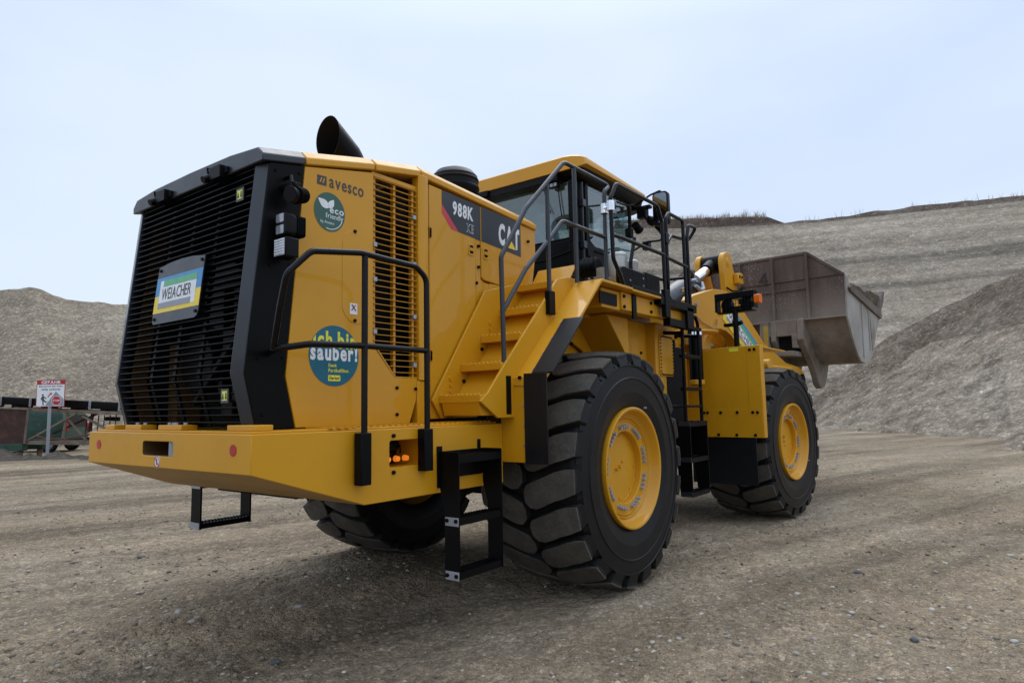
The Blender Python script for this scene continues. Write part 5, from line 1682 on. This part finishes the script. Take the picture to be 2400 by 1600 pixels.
# the left one hangs by straps a little lower and shows only its lowest step
ld = bpy.data.objects.new('access_ladder', None); COL.objects.link(ld); ld.parent = L
for x in (-2.215, -1.75):
    MB().box(x - .008, x + .008, 1.28, 1.44, .535, 1.05).build('ladder_rail', BLK, ld, bevel=.003)
mb = MB(); step_tread(mb, -2.21, -1.755, 1.30, 1.41, .585); mb.build('step', BLK, ld)
mb = MB(); step_tread(mb, -2.21, -1.755, 1.30, 1.41, .93); mb.build('step', BLK, ld)
for z in (.555, .90):
    MB().box(-2.229, -2.224, 1.285, 1.435, z - .02, z + .035).build('step_bracket', GALV, ld, bevel=.002)
# cab ladder ahead of the rear wheel
ld = bpy.data.objects.new('cab_ladder', None); COL.objects.link(ld); ld.parent = L
LX0, LX1, LY = 1.745, 2.21, -1.50
for x in (LX0, LX1):
    m = MB().tube([(x - .20, LY + .02, 2.52), (x - .08, LY, 2.555), (x, LY, 2.47), (x, LY, 1.33)], .02, 10, .07)
    m.tube([(x - .01, LY, 2.32), (x - .02, -1.20, 2.35)], .022, 10).cyl((x - .02, -1.24, 2.35), (x - .02, -1.19, 2.35), .04, None, 12)
    m.build('ladder_rail', BLK, ld, ang=50)
for z in (2.40, 2.07, 1.705):
    MB().box(LX0, LX1, LY - .02, LY + .05, z - .02, z + .02).build('rung', BLK, ld, bevel=.004)
MB().tube([(1.45, -1.3, 1.515), (LX0, LY, 1.515), (LX1, LY, 1.51)], .014).build('rung', BLK, ld)
for x in (1.74, 2.235):
    MB().prism([(LY + .20, 1.345), (LY - .05, 1.345), (LY - .05, .545), (LY + .09, .545), (LY + .13, 1.0)], 'x', x - .008, x + .008).build('ladder_side', BLK, ld, bevel=.003)
for z in (1.335, .945, .575):
    mb = MB(); step_tread(mb, 1.745, 2.23, LY - .035, LY + .07, z); mb.build('step', BLK, ld)
    MB().box(1.725, 1.732, LY - .05, LY + .085, z - .04, z + .012).build('step_bracket', GRYF, ld, bevel=.002)
MB().box(1.75, 2.22, -1.30, -1.2, .9, 2.2).build('ladder_mount', DARK, L, bevel=.01)

# ------------------------------------------------------------------ front frame
# big guard panel behind the front wheel
FX = 3.32
g = fpart(MB().box(FX, FX + .012, -1.83, -.70, 1.108, 2.252).box(FX + .012, FX + .10, -1.83, -1.815, 1.108, 2.252), 'front_guard', YEL, bevel=.004)
MB().box(FX - .004, FX, -1.82, -.72, 1.11, 1.46).build('guard_skirt', YEL, g, bevel=.002)
MB().prism([(-1.655, 1.46), (-1.825, 1.46), (-1.825, 2.245), (-1.655, 2.245)], 'x', FX - .004, FX).build('guard_strip', YEL, g, bevel=.002)
MB().box(FX + .004, FX + .014, -1.72, -.85, .52, 1.107).build('rubber_flap', RUBBERF, g, bevel=.004)
m = MB()
for y, z in ((-1.76, 2.20), (-1.70, 2.20), (-1.76, 1.42), (-1.70, 1.42), (-1.50, 1.42), (-1.28, 1.42), (-1.10, 1.42), (-1.05, 1.42), (-1.72, 1.14), (-1.48, 1.14), (-1.24, 1.14)):
    m.bolt((FX - .004, y, z), (-1, 0, 0), .019, .014)
m.build_each('guard_bolt', BLK, g)
MB().box(FX - .003, FX - .001, -1.55, -1.43, 2.19, 2.235).build('warning_label', LEMON, g)
m = MB().prism([(FX + .012, -1.83), (FX + .012, -1.0), (3.7, -1.0), (4.40, -1.72), (4.38, -1.75)], 'z', 2.222, 2.240)
fpart(m, 'front_fender', YEL, bevel=.004)
# tower plates and lift arms
ARM = [(3.28, 2.15), (3.30, 2.93), (3.36, 2.985), (3.75, 3.09), (4.02, 3.155), (4.22, 3.17), (4.45, 3.165), (4.62, 3.13), (4.78, 3.06), (5.70, 2.49), (6.6, 2.20), (7.2, 2.15), (7.45, 2.05), (7.48, 1.85), (7.35, 1.74), (7.1, 1.74), (5.9, 1.90), (5.1, 2.15)]
arc_ = [(4.72 - .62 * cos(t) - .55, 2.20 + .42 * sin(t)) for t in [pi * k / 12 for k in range(12, -1, -1)]]
armp = ARM + [(4.72, 2.20)] + [(4.17 + .58 * cos(t), 2.20 + .40 * sin(t)) for t in [pi * k / 10 for k in range(1, 10)]] + [(3.55, 2.15)]
hole = [(4.15 + .075 * cos(-2 * pi * k / 20), 2.86 + .10 * sin(-2 * pi * k / 20)) for k in range(20)]
for y0, y1 in ((-.94, -.80), (.80, .94)):
    a = fpart(MB().prism(armp, 'y', y0, y1, holes=[hole]), 'lift_arm', YEL, bevel=.010)
    if y0 < 0: ARMR = a
m = MB().tube([(3.40, -.955, 2.72), (3.55, -.965, 2.64), (3.85, -.965, 2.58), (4.0, -.965, 2.62), (4.02, -.96, 2.72)], .010, fil=.05)
m.build('arm_hose', plain("tan_hose", (.33, .22, .10), .5), ARMR)
m = MB().bolt((3.44, -.94, 2.88), (0, -1, 0), .03, .03)
m.build('arm_fitting', STEEL, ARMR)
du = Vector((1.0, 0, -.585)).normalized()
Md = frame((4.235, -.943, 2.765), du, (.30, 0, 1))
def aplate(name, pts, o0, o1, mat, parent):
    mb = MB().prism(pts, 'z', o0, o1); mb.xf(Md)
    return mb.build(name, mat, parent)
ad = aplate('arm_sign', [(0, -.02), (1.18, -.02), (1.25, .10), (1.25, .20), (1.18, .345), (.04, .345), (0, .2)], 0, .003, BLUEV, ARMR)
aplate('sign_yellow', [(0, -.02), (1.18, -.02), (1.25, .10), (0.0, .12)], .0032, .0042, YELV, ad)
aplate('sign_white', [(.10, .06), (1.12, .06), (1.12, .29), (.10, .29)], .0044, .0054, WHITE, ad)
aplate('sign_green', [(.20, .225), (1.12, .225), (1.12, .29), (.20, .29)], .0056, .0064, GREENV, ad)
aplate('sign_grey', [(.10, .06), (1.0, .06), (1.0, .10), (.10, .10)], .0056, .0064, GREYV, ad)
text('sign_name', 'WEIACHER', Md @ Matrix.Translation((.14, .118, .0056)), w=.90, h=.092, mat=CHARTXT, parent=ad, bold=.006)
m = MB().box(3.2, 3.8, -.80, .80, 1.2, 2.9).box(3.0, 3.3, -.75, .75, 1.1, 2.3).box(3.4, 4.3, -.72, .72, 2.2, 2.75)
fpart(m, 'front_tower', YEL, bevel=.02)
m = MB().box(3.02, 3.3, -.98, -.76, 2.30, 2.50).cyl((3.4, -1.0, 2.47), (3.4, -1.0, 2.50), .24, None, 24).prism([(2.95, 1.5), (3.2, 1.5), (3.2, 2.2), (2.95, 2.35)], 'y', -.9, -.8)
fpart(m, 'front_tower_bracket', YEL, bevel=.01)
# upright accumulator cylinder at the hinge
m = MB().cyl((3.02, -1.12, 1.84), (3.02, -1.12, 2.50), .085, None, 24)
ac = fpart(m, 'accumulator', BLK, bevel=.006)
MB().lathe([(.086, 2.41), (.095, 2.41), (.095, 2.45), (.086, 2.45)], 24, (3.02, -1.12, 0), 'z').box(2.88, 2.94, -1.15, -1.09, 2.405, 2.455).box(3.1, 3.16, -1.15, -1.09, 2.41, 2.45).build('accumulator_clamp', CHROME, ac)
MB().cyl((3.02, -1.12, 1.78), (3.02, -1.12, 1.84), .10, None, 20).box(2.97, 3.07, -1.17, -1.07, 1.70, 1.79).build('accumulator_foot', YEL, ac, bevel=.006)
# tilt cylinder, lever, link
tc = fpart(MB().cyl((4.05, 0, 3.02), (5.10, 0, 3.49), .175, None, 28).cyl((5.03, 0, 3.46), (5.14, 0, 3.51), .195, None, 28).cyl((4.0, 0, 3.0), (4.1, 0, 3.04), .19, None, 20), 'tilt_cylinder', GRYF, bevel=.008)
MB().cyl((5.1, 0, 3.49), (5.92, 0, 3.90), .088, None, 24).build('cylinder_rod', CHROME, tc)
MB().cyl((5.72, 0, 3.80), (5.95, 0, 3.92), .11, .13, 20).cyl((6.02, -.16, 3.955), (6.02, .16, 3.955), .165, None, 28).build('rod_eye', BLK, tc, bevel=.01)
m = MB().tube([(4.9, -.21, 3.42), (5.05, -.22, 3.36), (5.2, -.2, 3.40), (5.25, -.15, 3.52)], .03, 8, .04).cyl((4.9, -.17, 3.5), (4.9, -.24, 3.5), .035)
m.build('hose_fitting', STEEL, tc)
MB().tube([(4.5, -.18, 3.28), (4.75, -.20, 3.36)], .010).tube([(4.52, -.17, 3.32), (4.72, -.19, 3.40)], .010).build('brass_line', plain("orange_cap_line", (.55, .22, .03), .4), tc)
lev = [(6.02 + .185 * cos(RAD(a)), 3.955 + .185 * sin(RAD(a))) for a in range(-10, 200, 15)] + [(5.88, 3.55), (5.98, 3.1), (6.2, 2.7), (6.6, 2.5), (6.75, 2.6), (6.62, 3.0), (6.4, 3.45)]
lv = fpart(MB().prism(lev, 'y', -.27, -.17).prism(lev, 'y', .17, .27), 'tilt_lever', YEL, bevel=.012)
MB().lathe([(0, -.285), (.05, -.285), (.055, -.278), (.085, -.278), (.09, -.27)], 24, (6.02, 0, 3.955), 'y').build('lever_pin', YEL, lv)
MB().box(6.1, 6.5, -.16, .16, 3.05, 3.5).prism([(6.2, 3.60), (6.42, 3.60), (6.42, 3.78), (6.36, 3.80), (6.2, 3.78)], 'y', -.36, -.272).build('lever_web', YEL, lv, bevel=.015)
m = MB()
for x, z in ((6.26, 3.72), (6.35, 3.72)): m.bolt((x, -.36, z), (0, -1, 0), .022, .012)
m.build_each('lever_bolt', BLK, lv)
MB().tube([(5.9, -.28, 3.50), (6.0, -.33, 3.44), (6.2, -.36, 3.46), (6.32, -.35, 3.56), (6.33, -.33, 3.4), (6.28, -.3, 3.2)], .016, 8, .05).build('lever_hose', BLK, lv)
m = MB().bar((6.6, 0, 2.6), (7.15, 0, 2.75), .22, .20)
fpart(m, 'tilt_link', YEL, bevel=.02)
m = MB().box(4.9, 6.3, -.45, .45, 1.75, 2.15).box(5.0, 6.0, -1.25, -1.10, 2.0, 2.10).box(5.1, 5.4, -1.22, -1.12, 1.88, 2.03).cyl((5.0, -1.3, 2.08), (5.0, -1.1, 2.08), .10, None, 18)
fpart(m, 'boom_crossmember', YEL, bevel=.015)
m = MB().cyl((7.3, -.98, 1.93), (7.3, .98, 1.93), .10, None, 20).box(6.3, 7.25, -.78, .78, 1.75, 2.1)
fpart(m, 'boom_end', BLK, bevel=.02)

# ------------------------------------------------------------------ bucket
BK = bpy.data.objects.new('bucket', None); COL.objects.link(BK); BK.parent = L; BK.matrix_local = FRM
BW = 1.76
PB = [(7.22, 3.69), (7.20, 2.975), (7.24, 2.93), (7.36, 2.68), (7.60, 2.36), (7.80, 2.235), (8.05, 2.20), (8.30, 2.25), (8.55, 2.37), (8.85, 2.66), (9.25, 3.14), (9.62, 3.52)]
def inset(P, d):
    out = []
    for i in range(len(P)):
        a = Vector(P[max(0, i - 1)]); b = Vector(P[min(len(P) - 1, i + 1)])
        t = (b - a).normalized()
        out.append((P[i][0] - t.y * d, P[i][1] + t.x * d))
    return out
IN = inset(PB, .05)
m = MB().prism(PB + list(reversed(IN)), 'y', -BW, BW)
m.build('shell', BUCK, BK, ang=28)
m = MB().prism([(BW, 3.69), (-BW, 3.69), (-1.185, 4.152), (1.215, 4.152)], 'x', 7.20, 7.25)
m.build('spill_guard', BUCK, BK, bevel=.004)
m = MB()
ed = [(BW, 3.69), (1.215, 4.152), (-1.185, 4.152), (-BW, 3.69)]
for a, b in zip(ed, ed[1:]): m.bar((7.225, a[0], a[1]), (7.225, b[0], b[1]), .05, .085, (1, 0, 0))
m.build('top_rim', BUCK, BK, bevel=.006)
for y in (-1.185, -.58, .03, .63, 1.215):
    zb = 2.95 if y in (-1.185,) else 3.0
    MB().box(7.135, 7.20, y - .022, y + .022, zb, 4.13).build('rib', BUCK, BK, bevel=.004)
MB().box(7.185, 7.199, -1.16, 1.2, 3.515, 3.54).build('weld_seam', BUCK, BK, bevel=.005)
MB().box(7.12, 7.215, -1.76, 1.76, 2.955, 2.985).build('weld_seam', BUCK, BK, bevel=.008)
# hinge blocks
blk = [(7.21, 3.02), (7.08, 2.98), (7.04, 2.62), (7.22, 2.42), (7.42, 2.25), (7.62, 2.02), (7.72, 1.84), (7.84, 1.77), (8.02, 1.80), (8.18, 1.98), (8.34, 2.26), (8.05, 2.24), (7.80, 2.27), (7.60, 2.40), (7.36, 2.72), (7.25, 2.95)]
for y0, y1 in ((-1.10, -.99), (-.62, -.53), (.53, .62), (.99, 1.10)):
    MB().prism(blk, 'y', y0, y1).build('hinge_plate', BUCK, BK, bevel=.012)
MB().box(7.08, 7.22, -.99, -.45, 2.70, 2.99).box(7.04, 7.2, -.99, -.90, 2.48, 2.72).box(6.85, 7.3, -.98, -.40, 2.33, 2.42).build('hinge_box', BUCK, BK, bevel=.012)
MB().box(7.20, 7.3, -.98, -.45, 2.42, 2.72).build('hinge_pocket_shade', DARK, BK)  # solid black box, the shade of the opening put into its colour
MB().prism([(-.50, 2.98), (-.36, 2.98), (-.34, 2.70), (-.40, 2.45), (-.52, 2.45), (-.50, 2.70)], 'x', 7.02, 7.2).build('stop_block', BUCK, BK, bevel=.01)
MB().box(7.012, 7.02, -.50, -.42, 2.50, 2.90).build('yellow_mark', rust_mat("worn_yellow_mark", (.20, .15, .08), (.45, .30, .04), (.5, .36, .06)), BK)
# side walls
SP = [(7.24, 3.69), (7.195, 2.97), (7.36, 2.68), (7.60, 2.36), (7.80, 2.225), (8.05, 2.19), (8.30, 2.235), (8.56, 2.36), (8.84, 2.70), (9.22, 3.15), (7.60, 3.44), (7.42, 3.56)]
for s in (-1, 1):
    y0, y1 = (-BW - .035, -BW) if s < 0 else (BW, BW + .035)
    MB().prism(SP, 'y', y0, y1).build('side_wall', PALE, BK, bevel=.006)
    e = MB().prism([(7.28, 3.46), (7.33, 3.40), (9.18, 3.08), (9.24, 3.15), (9.12, 3.24), (7.40, 3.52)], 'y', y0 - s * 0 + (-.045 if s < 0 else .0), y1 + (.0 if s < 0 else .045)).build('side_cutter', BUCK, BK, bevel=.008)
    w0, w1 = (y0 - .018, y0) if s < 0 else (y1, y1 + .018)
    MB().prism([(8.42, 3.2), (8.46, 3.2), (8.42, 2.45), (8.38, 2.45)], 'y', w0, w1).prism([(8.0, 3.25), (8.10, 3.27), (8.02, 2.30), (7.95, 2.30)], 'y', w0, w1).build('side_strip', PALE, BK, bevel=.004)
    MB().prism([(8.5, 3.18), (9.05, 3.10), (8.80, 2.74), (8.56, 2.44)], 'y', w0 + .006 if s < 0 else w0, w1).build('wear_plate', PALE, BK, bevel=.004)
m = MB().prism([(9.2, 3.06), (9.62, 3.48), (9.72, 3.66), (9.66, 3.68), (9.55, 3.58), (9.18, 3.14)], 'y', -BW - .03, BW + .03)
m.build('cutting_edge', BUCK, BK, bevel=.006)
text('bucket_number', '4', frame((7.198, -.315, 3.66), (0, -1, 0), (0, 0, 1)), w=.16, h=.25, mat=rust_mat("weld_number", (.03, .025, .022), (.045, .035, .03), (.06, .045, .04)), parent=BK, depth=.012, bold=-.01)

# lamp mast on the front guard
lm = bpy.data.objects.new('lamp_mast', None); COL.objects.link(lm); lm.parent = L; lm.matrix_local = FRM
MX, MY = 3.52, -1.45
MB().cyl((MX, MY, 2.2), (MX, MY, 2.76), .034, None, 16).cyl((MX, MY, 2.56), (MX - .0, MY - .09, 2.58), .028).box(MX - .02, MX + .06, MY + .02, MY + .16, 2.54, 2.58).cyl((MX, MY, 2.535), (MX, MY, 2.60), .045, None, 14).build('mast_pole', BLK, lm, bevel=.004)
bx = MB().box(MX - .02, MX + .10, MY - .26, MY + .27, 2.90, 2.985).box(MX - .02, MX + .12, MY + .25, MY + .27, 2.74, 2.985).box(MX - .02, MX + .12, MY - .26, MY - .245, 2.76, 2.985).box(MX - .0, MX + .12, MY - .24, MY + .25, 2.72, 2.74).box(MX + .04, MX + .06, MY - .2, MY + .2, 2.74, 2.80)
bx.build('lamp_box', PLAST, lm, bevel=.005)
m = MB()
for i in range(12): m.cyl((MX - .025, MY - .235 + .043 * i, 2.74), (MX - .025, MY - .235 + .043 * i, 2.92), .0035, None, 5)
for i in range(5): m.cyl((MX - .025, MY - .25, 2.755 + .038 * i), (MX - .025, MY + .26, 2.755 + .038 * i), .0035, None, 5)
m.build('lamp_cage', PLAST, lm)
for dy in (-.13, .13):
    MB().cyl((MX + .02, MY + dy, 2.83), (MX + .10, MY + dy, 2.83), .07, .085, 18).build('headlamp', PLAST, lm, bevel=.004)
MB().loft([[Vector((MX + .02 + a, y, z + 2.865)) for a, z in rrect(-.045, .045, -.055, .055, .015)] for y in (MY - .262, MY - .34)]).build('turn_indicator', AMBER, lm, bevel=.006)
bpy.context.view_layer.update()

# ------------------------------------------------------------------ the load in the bucket
m = MB()
nx, ny = 26, 34
rows = []
for i in range(nx):
    u = i / (nx - 1)
    row = []
    for j in range(ny):
        v = -1 + 2 * j / (ny - 1)
        x = 7.30 + 2.34 * u; y = v * (BW - .02)
        edge = 3.46 + .08 * u
        z = edge + (.22 * (1 - abs(v) ** 3) + .10) * sin(pi * min(1, .15 + u * .83)) + .09 * noise.noise(Vector((x * 2.4, y * 2.4, 3))) + .05 * noise.noise(Vector((x * 7, y * 7, 1)))
        row.append(Vector((x, y, z)))
    rows.append(row)
def skirt(r): return [Vector((q.x, q.y * .97, q.z - .35)) for q in r]
m.loft([skirt(rows[0])] + rows + [skirt(rows[-1])], closed=False)
m.loft([[r[0] for r in rows], skirt([r[0] for r in rows])], closed=False)
m.loft([[r[-1] for r in rows], skirt([r[-1] for r in rows])], closed=False)
LOADM = gravel_mat('loaded_earth', [(.12, .094, .064), (.17, .137, .098), (.22, .185, .14), (.36, .32, .26)], (14.0, 40.0), (.35, .35), bump_d=.03, patch=.8)
o = m.build('dirt_load', LOADM, None, ang=180)
o.matrix_world = FRM
tag(o, 'heap of brown earth and gravel filling the rusty bucket', 'earth')
# ------------------------------------------------------------------ single stones that stand out
for x, y, r, mt, lb, z in (
        (-2.563, .919, .036, PST, 'pale stone in the loader shadow, biggest of the lower left ground', None),
        (-1.884, .333, .026, PST, 'round pale pebble in the shadow, beside the steel step ladder', None),
        (-2.685, -.568, .034, DST, 'dark blue-grey flat stone at the bottom edge of the ground', None),
        (-1.814, 3.305, .030, DST, 'small dark stone out on the ground left of the hanging step', None),
        (1.529, -3.15, .040, DST, 'dark grey stone lying right of the rear tyre', None),
        (-.113, -3.754, .030, DST, 'smooth blue-grey pebble at lower right', None),
        (.112, -4.272, .030, PST, 'white pebble nearest the right edge', None),
        (3.054, -4.242, .036, PST, 'white pebble far up the right edge of the yard', None),
        (38.0, -4.1, .48, PST, 'large pale boulder half sunk in the mound slope', 2.75)):
    stone(x, y, r, mt, lb, z)
